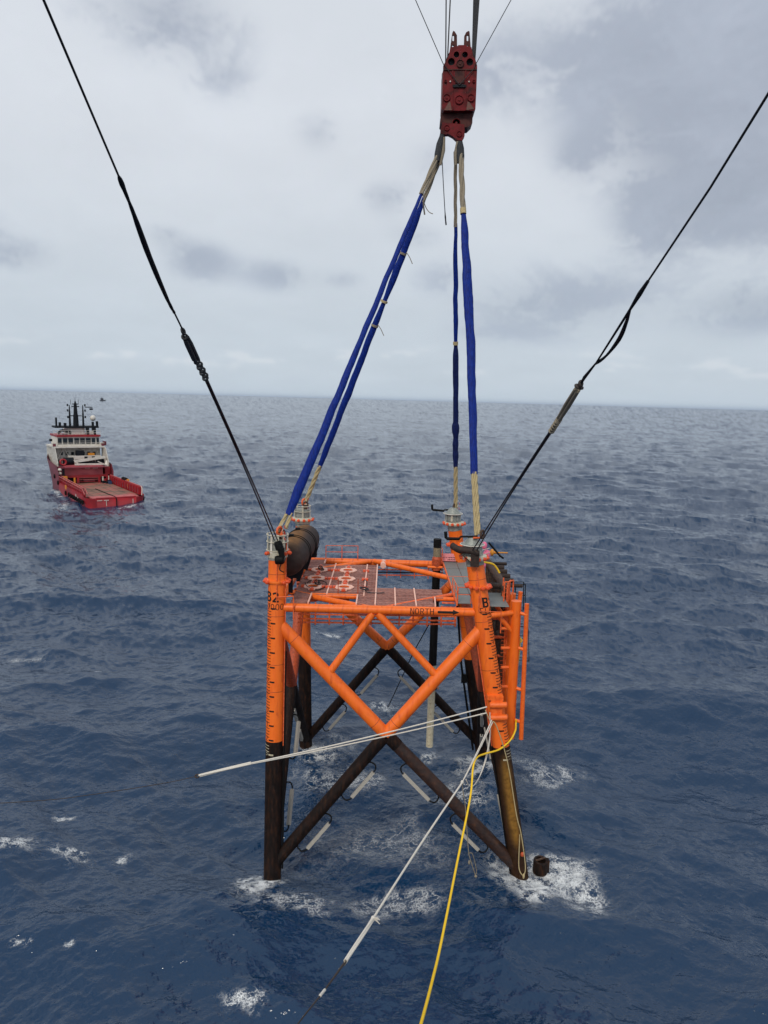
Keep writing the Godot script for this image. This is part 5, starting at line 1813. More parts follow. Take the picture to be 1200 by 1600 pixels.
	for e in [[7.55, 22.2, 0.3], [7.75, 21.5, 0.4], [7.5, 20.7, 0.35], [7.4, 20.1, 0.3], [7.45, 19.5, 0.28]]:
		q = MB.new()
		q.ball(Vector3(e[0], e[1], -52.4), Vector3(e[2] * 0.7, e[2], e[2]), 9, 6)
		obj("wrapping", q, M.pink_wrap, t)
	for i in 3:
		q = MB.new()
		q.bar(Vector3(7.3, 21.9 - i * 0.4, -52.05), Vector3(7.9, 22.1 - i * 0.35, -52.05), 0.07, 0.03)
		obj("tape", q, M.rope_white, t)
	q = MB.new()
	q.tube(smooth_path([Vector3(7.3, 21.25, -51.0), Vector3(8.0, 21.1, -51.2), Vector3(8.35, 20.8, -51.3), Vector3(8.6, 20.4, -51.3)], 5), 0.07, 8)
	tag(obj("yellow_lashing", q, M.hose_yellow), "short yellow lashing draped beside the front right leg", "lashing")
	q = MB.new()
	q.tube([Vector3(7.5, 22.9, -50.0), Vector3(8.4, 21.9, -50.2), Vector3(8.65, 21.75, -50.2)], 0.07, 8)
	tag(obj("black_lever", q, M.black), "black bar slanting down right of the front right pile head", "bar")
	q = MB.new()
	q.lathe(Vector3(8.6, 20.5, -58.0), Vector3.RIGHT, [[0.0, 0.0], [0.14, 0.0], [0.14, 0.3], [0.28, 0.32], [0.28, 0.5], [0.12, 0.55], [0.12, 0.8], [0.06, 0.85], [0.06, 1.7], [0.0, 1.7]], 14)
	tag(obj("brass_valve", q, M.amber), "small yellow valve behind the pink bundle", "valve")
	# thick black coil on the deck boards
	q = MB.new()
	q.tube(smooth_path([Vector3(-5.9, 18.72, -53.4), Vector3(-5.6, 18.75, -52.2), Vector3(-4.9, 18.72, -51.3), Vector3(-4.4, 18.72, -51.9), Vector3(-4.2, 18.8, -53.0), Vector3(-4.9, 18.75, -54.2), Vector3(-5.6, 18.72, -53.9), Vector3(-5.7, 18.72, -53.2)], 6), 0.035, 8)
	tag(obj("black_cable", q, M.black), "black cable lying in a loop on the deck boards by the guides", "cable")
	for e in [Vector3(-5.1, 18.8, -57.5), Vector3(-4.95, 18.8, -52.9)]:
		q = MB.new()
		q.torus(e + Vector3(0, 0.12, 0), Vector3(0.3, 0.5, 1), 0.17, 0.045, 14, 7)
		q.torus(e + Vector3(0.1, 0.05, 0.1), Vector3(0.3, 1, 0.2), 0.19, 0.045, 14, 7)
		tag(obj("rope_coil", q, M.wire_brown), "brown coil of rope on the rear left conductor guide" if e.z < -55 else "brown coil of rope on the front left conductor guide", "rope coil")
	q = MB.new()
	q.tube(smooth_path([Vector3(-1.4, 19.4, -51.6), Vector3(-1.25, 19.55, -51.5), Vector3(-1.1, 19.3, -51.4), Vector3(-1.2, 18.8, -51.2), Vector3(-0.7, 18.72, -51.0), Vector3(0.2, 18.72, -51.1)], 5), 0.035, 7)
	q.torus(Vector3(-1.3, 18.95, -51.3), Vector3(0.2, 1, 0), 0.3, 0.06, 14, 6)
	tag(obj("chain_sling", q, M.sling_dark), "dark chain sling heaped on the boards near the front beam", "chain")
	# steel stub standing out of the water by the right leg
	t = thing("pile_stub", "short rusty steel tube with a notched rim standing out of the foam", "pile stub", Vector3(11.75, 0, -46.3))
	q = MB.new()
	q.lathe(Vector3(11.75, 0, -46.3), Vector3(0.02, 1, 0.04), [[0.52, -3.0], [0.52, 0.86], [0.5, 0.9], [0.36, 0.9], [0.34, 0.86], [0.34, 0.25], [0.0, 0.25]], 24)
	obj("tube", q, M.growth, t)
	q = MB.new()
	q.bar(Vector3(11.4, 0.88, -46.2), Vector3(12.1, 0.92, -46.5), 0.12, 0.08)
	obj("cross_bar", q, M.rust_brown, t)
	q = MB.new()
	q.box(Vector3(12.28, 0.45, -46.35), Vector3(0.16, 0.9, 0.4))
	obj("side_lug", q, M.growth, t)

func smooth_normals(b: MB) -> void:
	var acc := {}
	for i in range(0, b.idx.size(), 3):
		var g := (b.v[b.idx[i + 2]] - b.v[b.idx[i]]).cross(b.v[b.idx[i + 1]] - b.v[b.idx[i]])
		for k in 3:
			var key := Vector3i((b.v[b.idx[i + k]] * 2000.0).round())
			acc[key] = acc.get(key, Vector3.ZERO) + g
	for i in b.v.size():
		var n: Vector3 = acc.get(Vector3i((b.v[i] * 2000.0).round()), Vector3.UP)
		if n.dot(b.n[i]) < 0: n = -n
		b.n[i] = n.normalized()

# ---------------------------------------------------------------- supply vessel
const SHIP := Vector3(-77.8, 0, -206.2)
var fwd := Vector3(-0.58, 0, -0.815).normalized()
var stb := Vector3(0.815, 0, -0.58).normalized()

func vp(t: float, s: float, y: float) -> Vector3:
	return SHIP + fwd * t + stb * s + Vector3(0, y, 0)

func vbox(b: MB, t0: float, t1: float, s0: float, s1: float, y0: float, y1: float) -> void:
	b.box(vp((t0 + t1) / 2, (s0 + s1) / 2, (y0 + y1) / 2), Vector3(absf(s1 - s0), absf(y1 - y0), absf(t1 - t0)), Basis(stb, Vector3.UP, -fwd))

func vpart(p: Node, called: String, t0: float, t1: float, s0: float, s1: float, y0: float, y1: float, m: Material) -> MeshInstance3D:
	var b := MB.new()
	vbox(b, t0, t1, s0, s1, y0, y1)
	return obj(called, b, m, p)

func vtube(p: Node, called: String, pts: Array, r, m: Material, sides := 8) -> MeshInstance3D:
	var q := []
	for e in pts: q.append(vp(e[0], e[1], e[2]))
	var b := MB.new()
	b.tube(q, r, sides)
	return obj(called, b, m, p)

# curved wall between stations: each station is [t, half width low, half width high, low height, high height]
func vskin(b: MB, st: Array, side: float) -> void:
	var rows := 5
	var first := b.v.size()
	for e in st:
		for r in rows + 1:
			var f := float(r) / rows
			var w: float = lerpf(e[1], e[2], pow(f, 1.4))
			b.vert(vp(e[0], side * w, lerpf(e[3], e[4], f)), stb * side)
	for i in st.size() - 1:
		for r in rows:
			var p := first + i * (rows + 1) + r
			var q := p + rows + 1
			if side > 0: b.tri(p, p + 1, q); b.tri(q, p + 1, q + 1)
			else: b.tri(p, q, p + 1); b.tri(p + 1, q, q + 1)
	for k in range(first, b.v.size()): b.n[k] = Vector3.ZERO
	for i in range(0, b.idx.size(), 3):
		if b.idx[i] < first: continue
		var g := (b.v[b.idx[i + 2]] - b.v[b.idx[i]]).cross(b.v[b.idx[i + 1]] - b.v[b.idx[i]])
		for k in 3: b.n[b.idx[i + k]] += g
	for k in range(first, b.v.size()): b.n[k] = b.n[k].normalized()

func build_vessel() -> void:
	var t := thing("supply_vessel", "red anchor handling supply vessel with white bridge and black mast", "supply vessel", SHIP)
	var aft := [[0.0, 5.4, 5.9, -1.0, 2.3], [0.35, 6.5, 7.2, -1.0, 2.35], [1.0, 7.3, 8.0, -1.0, 2.45], [2.0, 7.9, 8.5, -1.0, 2.6], [5, 8.4, 8.6, -1.0, 2.7], [20, 8.5, 8.6, -1, 2.7], [36, 8.5, 8.6, -1, 2.8]]
	var b := MB.new()
	vskin(b, aft, 1); vskin(b, aft, -1)
	# rounded stern
	var rows := 6
	var first := b.v.size()
	for i in 13:
		var s := lerpf(-5.9, 5.9, i / 12.0)
		for r in rows + 1:
			var f := float(r) / rows
			var ang := f * PI * 0.5
			b.vert(vp(-0.0 + 0.75 * (1.0 - cos(ang)) * f - 0.0, s * lerpf(0.915, 1.0, f), lerpf(-1.0, 2.3, sin(ang) * 0.5 + f * 0.5)), (-fwd * cos(ang) + Vector3.UP * sin(ang)).normalized())
	for i in 12:
		for r in rows:
			var p := first + i * (rows + 1) + r
			var q := p + rows + 1
			b.tri(p, p + 1, q); b.tri(q, p + 1, q + 1)
	var hull := obj("hull", b, M.hull_red, t)
	b = MB.new()
	var fore := [[35.5, 8.5, 8.6, -1, 6.2], [38, 8.5, 8.7, -1, 8.4], [46, 8.4, 9.0, -1, 9.2], [53, 7.2, 8.8, -1, 10.0], [59, 4.6, 7.2, -1, 10.8], [64, 1.6, 4.6, -1, 11.4], [67, 0.2, 1.4, -1, 11.8], [68, 0.0, 0.05, -1, 11.9]]
	vskin(b, fore, 1); vskin(b, fore, -1)
	obj("forecastle_side", b, M.hull_maroon, hull)
	vpart(hull, "forecastle_deck", 37, 58, -7.4, 7.4, 7.5, 7.7, M.hull_maroon)
	# working deck
	b = MB.new()
	vbox(b, 5.2, 40, -7.5, 7.5, 1.9, 2.22)
	var deck := obj("work_deck", b, M.deck_wood, t)
	vpart(deck, "stern_apron", 0.7, 5.2, -6.6, 6.6, 1.9, 2.33, M.deck_pink)
	for s in [-5.0, -2.5, 2.5, 5.0]: vpart(deck, "plank_seam", 5.3, 39, s - 0.05, s + 0.05, 2.2, 2.24, M.rust_dark)
	vtube(deck, "tow_wire", [[22, -0.6, 2.3], [8, -0.2, 2.32], [2.0, -0.1, 2.42], [0.5, -0.1, 2.35], [-0.12, -0.1, 1.6], [-0.14, -0.1, -0.5]], 0.14, M.tyre)
	vtube(deck, "stern_roller", [[0.75, -5.6, 2.22], [0.75, 5.6, 2.22]], 0.24, M.hull_red, 14)
	# starboard cargo rail: plated wall with recesses
	var sb := vpart(t, "starboard_rail", 3.5, 38, 7.75, 8.55, 2.2, 4.75, M.hull_red)
	for i in 12:
		vpart(sb, "recess", 4.6 + i * 2.7, 6.2 + i * 2.7, 7.68, 7.78, 2.6, 4.0, M.hull_maroon)
		vpart(sb, "stay", 4.0 + i * 2.7, 4.25 + i * 2.7, 7.4, 7.78, 2.25, 4.5, M.hull_red)
	vtube(sb, "top_rail", [[3.0, 8.1, 4.85], [38, 8.1, 4.85]], 0.13, M.deck_pink)
	vtube(sb, "end_hoop", [[0.6, 7.4, 2.5], [0.6, 7.5, 3.9], [1.6, 7.8, 4.6], [3.2, 8.0, 4.8]], 0.12, M.rope_white)
	vtube(sb, "end_hoop", [[1.9, 7.8, 2.6], [1.9, 7.9, 4.4]], 0.1, M.rope_white)
	vtube(sb, "stowed_fender", [[20, 8.5, 5.0], [24, 8.5, 5.0]], 0.6, M.tyre, 12)
	vpart(sb, "life_ring_box", 17.6, 18.6, 8.1, 8.7, 4.8, 5.4, M.amber)
	vpart(sb, "yellow_plate", 15.0, 16.0, 7.6, 7.72, 3.0, 4.2, M.amber)
	# port cargo rail: open frames
	var pb := vpart(t, "port_rail", 3.5, 36, -8.5, -8.3, 2.2, 3.1, M.hull_red)
	vpart(pb, "inner_plate", 4.5, 36, -7.7, -7.5, 2.2, 3.6, M.hull_red)
	for s in [-8.45, -7.6]:
		vtube(pb, "top_rail", [[2.4, s + 0.2, 3.3], [4.5, s, 4.7], [37, s, 5.1]], 0.12, M.deck_pink)
		vtube(pb, "mid_rail", [[4.5, s, 3.9], [37, s, 4.2]], 0.09, M.hull_red)
		for i in 16: vtube(pb, "rail_post", [[4.5 + i * 2.15, s, 2.3], [4.5 + i * 2.15, s, 4.8]], 0.13, M.hull_red, 6)
	for i in 6: vtube(pb, "tie_bar", [[6.0 + i * 6, -8.45, 4.85], [6.0 + i * 6, -7.6, 4.85]], 0.1, M.deck_pink, 6)
	vpart(pb, "yellow_plate", 24.5, 26.6, -8.66, -8.52, 2.2, 3.4, M.amber)
	vpart(pb, "name_patch", 11.5, 12.4, -8.64, -8.6, 1.6, 2.3, M.white_paint)
	vpart(pb, "name_patch", 9.3, 9.9, -8.64, -8.6, 1.3, 1.8, M.white_paint)
	# tyres slung along the side
	for i in 11:
		var tt: float = [3.2, 5.6, 7.8, 10.2, 12.8, 15.5, 18.2, 21.2, 25.5, 36.5, 41.5][i]
		b = MB.new()
		b.torus(vp(tt, -8.72, 1.0 + (2.0 if i == 9 else (3.6 if i == 10 else 0.0))), stb, 0.5, 0.24, 16, 8)
		obj("tyre_fender", b, M.tyre, t)
	b = MB.new()
	b.torus(vp(4.2, 8.75, 1.2), stb, 0.6, 0.36, 16, 8)
	obj("tyre_fender", b, M.tyre, t)
	# marks on the stern
	for i in 9:
		if i == 4: continue
		vpart(hull, "stern_lettering", -0.02, 0.02, -5.4 + i * 0.36, -5.16 + i * 0.36, 1.55, 1.8, M.white_paint)
	vpart(hull, "load_mark", -0.03, 0.03, -3.0, -2.85, 0.0, 1.6, M.white_paint)
	vpart(hull, "load_mark", 0.0, 0.06, 4.55, 4.7, 0.2, 1.7, M.white_paint)
	# winch house
	b = MB.new()
	vbox(b, 39, 47, -6.2, 6.0, 4.9, 8.1)
	var wh := obj("winch_house", b, M.hull_faded, t)
	vpart(wh, "lower_beam", 38.6, 39.2, -7.4, 7.6, 4.2, 5.0, M.hull_red)
	for e in [[-7.4, -6.6], [-2.4, -1.7], [4.4, 5.1], [6.9, 7.6]]: vpart(wh, "column", 38.6, 39.3, e[0], e[1], 2.2, 4.2, M.hull_red)
	vpart(wh, "dark_opening", 40.6, 41.0, -7.4, 7.4, 2.2, 4.3, M.ship_black)
	for y in [2.7, 3.4, 4.0]: vtube(wh, "guard_bar", [[38.7, -1.7, y], [38.7, 4.4, y]], 0.09, M.deck_pink if y > 3 else M.hull_red, 6)
	vtube(wh, "winch_drum", [[39.8, 0.0, 3.0], [39.8, 3.4, 3.0]], 0.7, M.hull_maroon, 14)
	vtube(wh, "white_post", [[37.6, 5.6, 2.2], [37.6, 5.6, 4.4]], 0.28, M.white_paint, 10)
	vtube(wh, "yellow_post", [[37.4, -3.4, 2.2], [37.4, -3.4, 4.3]], 0.33, M.amber, 10)
	vtube(wh, "white_post", [[36.8, 7.3, 2.2], [36.8, 7.3, 4.6]], 0.18, M.white_paint, 8)
	for i in 10:
		if i in [4, 5]: continue
		vpart(wh, "name_lettering", 38.93, 38.98, 0.3 + i * 0.42, 0.58 + i * 0.42, 7.0, 7.3, M.white_paint)
	for e in [[35.2, 6.6, 1.1], [36.3, 5.2, 0.8], [34.6, 5.9, 0.6]]: vpart(wh, "deck_gear", e[0], e[0] + 1.2, e[1], e[1] + 1.0, 2.2, 2.2 + e[2], M.ship_black)
	vpart(wh, "blue_drum", 33.0, 34.2, 6.4, 7.3, 2.2, 3.2, M.blue_gear)
	vtube(wh, "red_gear", [[37.6, 6.3, 2.2], [37.6, 6.3, 3.6]], 0.4, M.hull_red, 10)
	# port side tower with white floats, starboard locker
	b = MB.new()
	vbox(b, 37.5, 44, -8.3, -6.3, 4.4, 8.0)
	var pt := obj("port_tower", b, M.hull_maroon, t)
	for y in [5.9, 7.1]:
		b = MB.new()
		b.ball(vp(37.2, -7.9, y), Vector3(0.62, 0.5, 0.62), 12, 8)
		obj("white_float", b, M.white_paint, pt)
	vpart(pt, "dark_doorway", 37.3, 37.6, -7.1, -6.4, 5.2, 7.6, M.ship_black)
	vpart(pt, "amber_box", 35.8, 37.2, -7.2, -5.9, 3.6, 5.0, M.amber)
	b = MB.new()
	b.torus(vp(40.0, -6.2, 9.3), fwd, 0.9, 0.3, 16, 8)
	obj("hose_reel", b, M.hull_red, pt)
	b = MB.new()
	vbox(b, 38.6, 42, 6.7, 8.4, 5.0, 7.4)
	var sl := obj("starboard_locker", b, M.hull_red, t)
	b = MB.new()
	b.lathe(vp(40.2, 7.6, 7.4), Vector3.UP, [[0.85, 0], [0.8, 0.6], [0.3, 1.8], [0.1, 2.2], [0, 2.2]], 14)
	obj("crane_pedestal", b, M.white_paint, sl)
	for i in 3: vpart(sl, "dark_gear", 44, 45.5, 5.6 + i * 0.9, 6.2 + i * 0.9, 8.0, 9.6 + 0.3 * (i % 2), M.ship_black)
	# folded deck crane lying across the winch house
	b = MB.new()
	b.bar(vp(40.2, -2.6, 9.35), vp(40.8, 7.2, 10.6), 0.8, 0.75)
	var cr := obj("deck_crane", b, M.white_paint, t)
	b = MB.new()
	b.bar(vp(39.6, -2.7, 8.5), vp(39.6, 6.6, 8.35), 0.6, 0.55)
	obj("outer_boom", b, M.white_paint, cr)
	b = MB.new()
	b.bar(vp(39.8, -2.8, 9.9), vp(39.6, -1.4, 8.3), 0.7, 0.5)
	obj("knuckle", b, M.white_paint, cr)
	b = MB.new()
	b.bar(vp(39.5, 4.6, 9.3), vp(39.4, 7.3, 8.0), 0.3, 0.3)
	obj("ram", b, M.white_paint, cr)
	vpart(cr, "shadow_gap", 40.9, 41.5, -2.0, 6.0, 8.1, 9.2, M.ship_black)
	vtube(t, "anchor_drum", [[43, -5.4, 9.3], [43, -2.4, 9.3]], 1.25, M.ship_black, 16)
	# accommodation
	b = MB.new()
	vbox(b, 47.5, 60, -7.4, 7.4, 7.6, 13.6)
	var ac := obj("accommodation", b, M.white_dull, t)
	for s in [-1.0, 1.0]:
		b = MB.new()
		b.prism(PackedVector2Array([Vector2(0, 0), Vector2(0, 6.0), Vector2(-5.0, 6.0), Vector2(-8.6, 1.4), Vector2(-8.6, 0)]), vp(47.5, s * 8.0, 7.7), Basis(fwd, Vector3.UP, stb), 0.2)
		obj("wing_screen", b, M.white_dull, ac)
	for e in [[-6.9, 9.0], [-3.0, 9.0], [0.6, 9.0], [3.6, 9.0]]: vpart(ac, "door", 47.3, 47.52, e[0], e[0] + 0.9, 7.7, 9.9, M.rust_dark)
	for i in 7: vpart(ac, "window", 47.36, 47.52, -5.6 + i * 1.75, -4.7 + i * 1.75, 11.0, 12.0, M.ship_black)
	for e in [[-7.6, -4.6], [-2.0, -4.2], [5.0, 6.8]]:
		vtube(ac, "strut", [[45.4, e[0], 8.0], [47.6, e[1], 13.2]], 0.16, M.white_paint, 6)
	vpart(ac, "mezzanine", 45.0, 47.6, -3.4, 7.0, 9.6, 10.9, M.white_paint)
	for s in [1.6, 4.0]: vpart(ac, "window", 44.9, 45.02, s, s + 1.0, 9.9, 10.6, M.ship_black)
	vpart(ac, "rescue_gear", 45.0, 46.4, -0.9, 1.6, 10.9, 12.6, M.ship_black)
	vpart(ac, "yellow_gear", 45.2, 46.4, 3.0, 5.0, 10.95, 11.7, M.amber)
	# bridge
	b = MB.new()
	vbox(b, 44.6, 58, -7.9, 8.3, 13.6, 14.1)
	var br := obj("bridge_deck", b, M.white_paint, t)
	b = MB.new()
	vbox(b, 47.0, 57, -6.4, 7.2, 14.1, 17.2)
	obj("wheelhouse", b, M.white_paint, br)
	for i in 8:
		var s0: float = [-6.2, -4.6, -2.9, -1.0, 0.85, 2.7, 4.6, 6.2][i]
		var s1: float = [-5.0, -3.2, -1.4, 0.55, 2.4, 4.3, 5.8, 7.0][i]
		vpart(br, "window", 46.9, 47.02, s0, s1, 14.75, 16.75, M.window_glass)
		if i in [3, 4, 5]: vpart(br, "blind", 46.86, 46.89, s0, s1, 15.7, 15.8, M.white_dull)
	for e in [[-8.3, -7.2], [7.2, 8.3]]:
		vpart(br, "wing_box", 45.0, 46.4, e[0], e[1], 14.1, 15.2, M.white_paint)
		vpart(br, "red_box", 44.6, 45.0, e[0] + 0.1, e[1] - 0.1, 14.2, 15.0, M.hull_maroon)
	for i in 12: vtube(br, "rail_post", [[44.8, -8.2 + i * 1.49, 14.1], [44.8, -8.2 + i * 1.49, 15.2]], 0.06, M.white_paint, 5)
	vtube(br, "hand_rail", [[44.8, -8.2, 15.2], [44.8, 8.2, 15.2]], 0.07, M.white_paint, 5)
	vpart(br, "wing_gear", 46, 47.4, 8.3, 9.2, 14.2, 15.6, M.hull_maroon)
	vpart(br, "searchlight", 46, 46.8, -8.9, -8.1, 15.8, 16.6, M.ship_black)
	vpart(br, "wheelhouse_roof", 46.2, 57.6, -6.6, 7.4, 17.2, 17.85, M.hull_red)
	b = MB.new()
	vbox(b, 49, 56, -2.6, 3.0, 17.85, 20.0)
	var mi := obj("monkey_island", b, M.white_paint, t)
	for i in 14: vtube(mi, "rail_post", [[46.5, -7.4 + i * 1.14, 17.85], [46.5, -7.4 + i * 1.14, 19.3]], 0.06, M.white_paint, 5)
	for y in [18.5, 19.3]: vtube(mi, "hand_rail", [[46.5, -7.4, y], [46.5, 7.4, y]], 0.06, M.white_paint, 5)
	vtube(mi, "fire_monitor", [[47.5, -6.0, 18.3], [47.5, -4.5, 19.4], [47.5, -1.8, 18.4]], 0.45, M.ship_black, 8)
	vtube(mi, "fire_monitor", [[47.5, -5.4, 19.3], [47.5, -2.0, 19.2]], 0.3, M.ship_black, 8)
	for e in [[3.2, 4.2], [5.2, 6.4]]: vpart(mi, "black_column", 48, 49, e[0], e[1], 17.85, 20.2, M.ship_black)
	vpart(mi, "life_raft", 47, 48, 4.3, 5.2, 18.0, 19.0, M.white_paint)
	# black mast platform and masts
	b = MB.new()
	vbox(b, 48, 54, -6.6, 7.4, 20.1, 20.7)
	var ma := obj("mast_platform", b, M.ship_black, t)
	for e in [[-6.4, 20.7, 23.6, 0.5], [-5.4, 20.7, 22.0, 0.7], [-3.8, 20.7, 21.8, 0.8], [5.2, 20.7, 22.2, 0.7], [6.6, 20.7, 22.4, 0.7]]: vpart(ma, "lamp_stand", 48.2, 48.9, e[0], e[0] + e[3], e[1], e[2], M.ship_black)
	b = MB.new()
	b.ball(vp(50, 6.0, 23.4), Vector3(0.95, 1.0, 0.95), 14, 10)
	obj("radome", b, M.white_paint, ma)
	vtube(ma, "main_mast", [[50, 0.4, 20.5], [50, 0.4, 24.5], [50, 0.4, 24.6], [50, 0.4, 28.0], [50, 0.4, 29.2]], [0.95, 0.8, 0.7, 0.5, 0.12], M.ship_black, 10)
	for s in [-1.6, 2.7]:
		vtube(ma, "side_mast", [[49.6, s, 20.5], [49.6, s, 24.8], [49.6, s, 27.8]], [0.4, 0.3, 0.14], M.ship_black, 8)
		for y in [23.4, 25.6, 27.4]: vpart(ma, "navigation_lamp", 49.0, 49.6, s + (-0.85 if s < 0 else 0.45), s + (-0.45 if s < 0 else 0.85), y, y + 0.75, M.ship_black)
	for e in [[24.0, 1.9], [27.2, 1.2], [28.0, 0.9]]:
		vpart(ma, "cross_tree", 49.6, 50.4, 0.4 - e[1], 0.4 + e[1], e[0], e[0] + 0.3, M.ship_black)
	vpart(ma, "radar_bar", 49.2, 49.5, 3.4, 5.8, 27.0, 27.3, M.ship_black)
	vpart(ma, "flag", 49.2, 49.3, 4.8, 5.9, 26.2, 26.8, M.ship_black)
	for e in [[-1.1, 29.6], [0.4, 30.4], [1.4, 29.8]]: vtube(ma, "aerial", [[50, e[0], 28.0], [50, e[0], e[1]]], 0.07, M.ship_black, 5)
	# small boat on the horizon
	var f := thing("distant_boat", "tiny dark boat near the horizon above the red vessel", "boat", Vector3(-950, 0, -2420))
	b = MB.new()
	b.prism(PackedVector2Array([Vector2(-9, -1), Vector2(8, -1), Vector2(10, 4), Vector2(5, 3), Vector2(-9, 3)]), Vector3(-950, 0, -2420), Basis(), 6)
	obj("hull", b, M.far_grey, f)
	b = MB.new()
	b.box(Vector3(-952, 6, -2420), Vector3(8, 6, 5))
	b.box(Vector3(-952, 11, -2420), Vector3(1.2, 6, 1.2))
	obj("wheelhouse", b, M.far_grey, f)

# ---------------------------------------------------------------- foam
func foam_texture(sd: int, fill: float, thin: float) -> ImageTexture:
	var N := 512
	var cell := FastNoiseLite.new()
	cell.seed = sd
	cell.noise_type = FastNoiseLite.TYPE_CELLULAR
	cell.cellular_return_type = FastNoiseLite.RETURN_DISTANCE2_SUB
	cell.cellular_jitter = 1.0
	cell.frequency = 0.03
	cell.fractal_type = FastNoiseLite.FRACTAL_NONE
	cell.domain_warp_enabled = true
	cell.domain_warp_amplitude = 38.0
	cell.domain_warp_frequency = 0.018
	cell.domain_warp_fractal_octaves = 4
	var small := cell.duplicate()
	small.seed = sd + 7
	small.frequency = 0.085
	small.domain_warp_amplitude = 18.0
	var big := fn(sd + 3, 0.007, 4)
	var grain := fn(sd + 5, 0.12, 3)
	var curl := FastNoiseLite.new()
	curl.seed = sd + 9
	curl.noise_type = FastNoiseLite.TYPE_SIMPLEX_SMOOTH
	curl.fractal_type = FastNoiseLite.FRACTAL_RIDGED
	curl.fractal_octaves = 4
	curl.fractal_gain = 0.55
	curl.frequency = 0.009
	curl.domain_warp_enabled = true
	curl.domain_warp_amplitude = 45.0
	curl.domain_warp_frequency = 0.012
	var a: PackedByteArray = cell.get_seamless_image(N, N, false, false, 0.15, true).get_data()
	var b: PackedByteArray = small.get_seamless_image(N, N, false, false, 0.15, true).get_data()
	var c: PackedByteArray = big.get_seamless_image(N, N, false, false, 0.15, true).get_data()
	var g: PackedByteArray = grain.get_seamless_image(N, N, false, false, 0.15, true).get_data()
	var r: PackedByteArray = curl.get_seamless_image(N, N, false, false, 0.15, true).get_data()
	var by := PackedByteArray(); by.resize(N * N * 4)
	for i in N * N:
		var va := a[i] / 255.0
		var vb := b[i] / 255.0
		var vc := c[i] / 255.0
		var vg := g[i] / 255.0
		var vr := r[i] / 255.0
		# drawn-out filaments, a finer broken web beside them, and churned white where both crowd
		var mask := smoothstep(0.32, 0.62, vc)
		var w := thin * (0.2 + 1.2 * mask)
		var line := pow(smoothstep(0.60, 0.93, vr), 1.6) * (0.45 + 0.75 * vg)
		var web := (1.0 - smoothstep(w * 0.2, w, va)) * smoothstep(0.25, 0.6, vg * 0.6 + vc * 0.5)
		var mesh := (1.0 - smoothstep(w * 0.25, w, vb)) * mask
		var f := maxf(maxf(line, web * 0.75), mesh * 0.6)
		f = maxf(f, fill * smoothstep(0.5, 0.85, vc * 0.75 + 0.35 * vr) * (0.6 + 0.5 * vg))
		by[i * 4] = 255; by[i * 4 + 1] = 255; by[i * 4 + 2] = 255
		by[i * 4 + 3] = int(clampf(f, 0, 1) * 255)
	return ImageTexture.create_from_image(Image.create_from_data(N, N, false, Image.FORMAT_RGBA8, by))

func foam_mat(key: String, tex: Texture2D) -> void:
	var m := StandardMaterial3D.new()
	m.albedo_color = Color(0.95, 0.965, 0.97)
	m.albedo_texture = tex
	m.transparency = BaseMaterial3D.TRANSPARENCY_ALPHA
	m.vertex_color_use_as_albedo = true
	m.roughness = 0.85
	M[key] = m

# one patch of foam lying on the waves; holes: [x, z, r] where steel stands
func foam(label: String, c: Vector2, rx: float, rz: float, turn: float, m: Material, strong: float, sd: int, scale := 4.2, cell := 0.16, inner := 0.0) -> void:
	var b := MB.new()
	var nz := fn(sd, 0.9 / maxf(rx, rz), 4)
	var n := int(ceil(2.3 * rx / cell))
	var k := int(ceil(2.3 * rz / cell))
	var ct := cos(turn); var st := sin(turn)
	for j in k + 1:
		for i in n + 1:
			var u := (float(i) / n - 0.5) * 2.3
			var w := (float(j) / k - 0.5) * 2.3
			var x := c.x + ct * u * rx - st * w * rz
			var z := c.y + st * u * rx + ct * w * rz
			var r := sea_point(x, z, 1, 1)
			var d := sqrt(u * u + w * w) + 0.8 * nz.get_noise_2d(x, z)
			var al := pow(1.0 - smoothstep(0.12, 1.0, d), 1.15)
			if inner > 0: al *= smoothstep(inner - 0.25, inner + 0.15, d)
			if absf(u) > 1.1 or absf(w) > 1.1: al = 0.0
			b.vert(Vector3(x + r[1], r[0] + 0.035, z + r[2]), Vector3(-r[3], 1, -r[4]).normalized(), Vector2(x, z) / scale + Vector2(sd * 0.37, sd * 0.61))
			b.col.append(Color(1, 1, 1, clampf(al * strong, 0, 1)))
	for j in k:
		for i in n:
			var p := j * (n + 1) + i
			var q := p + n + 1
			if b.col[p].a + b.col[p + 1].a + b.col[q].a + b.col[q + 1].a <= 0.0: continue
			b.tri(p, p + 1, q); b.tri(p + 1, q + 1, q)
	if b.idx.is_empty(): return
	var o := obj("sea_foam", b, m)
	tag(o, label, "sea foam", "", "stuff")

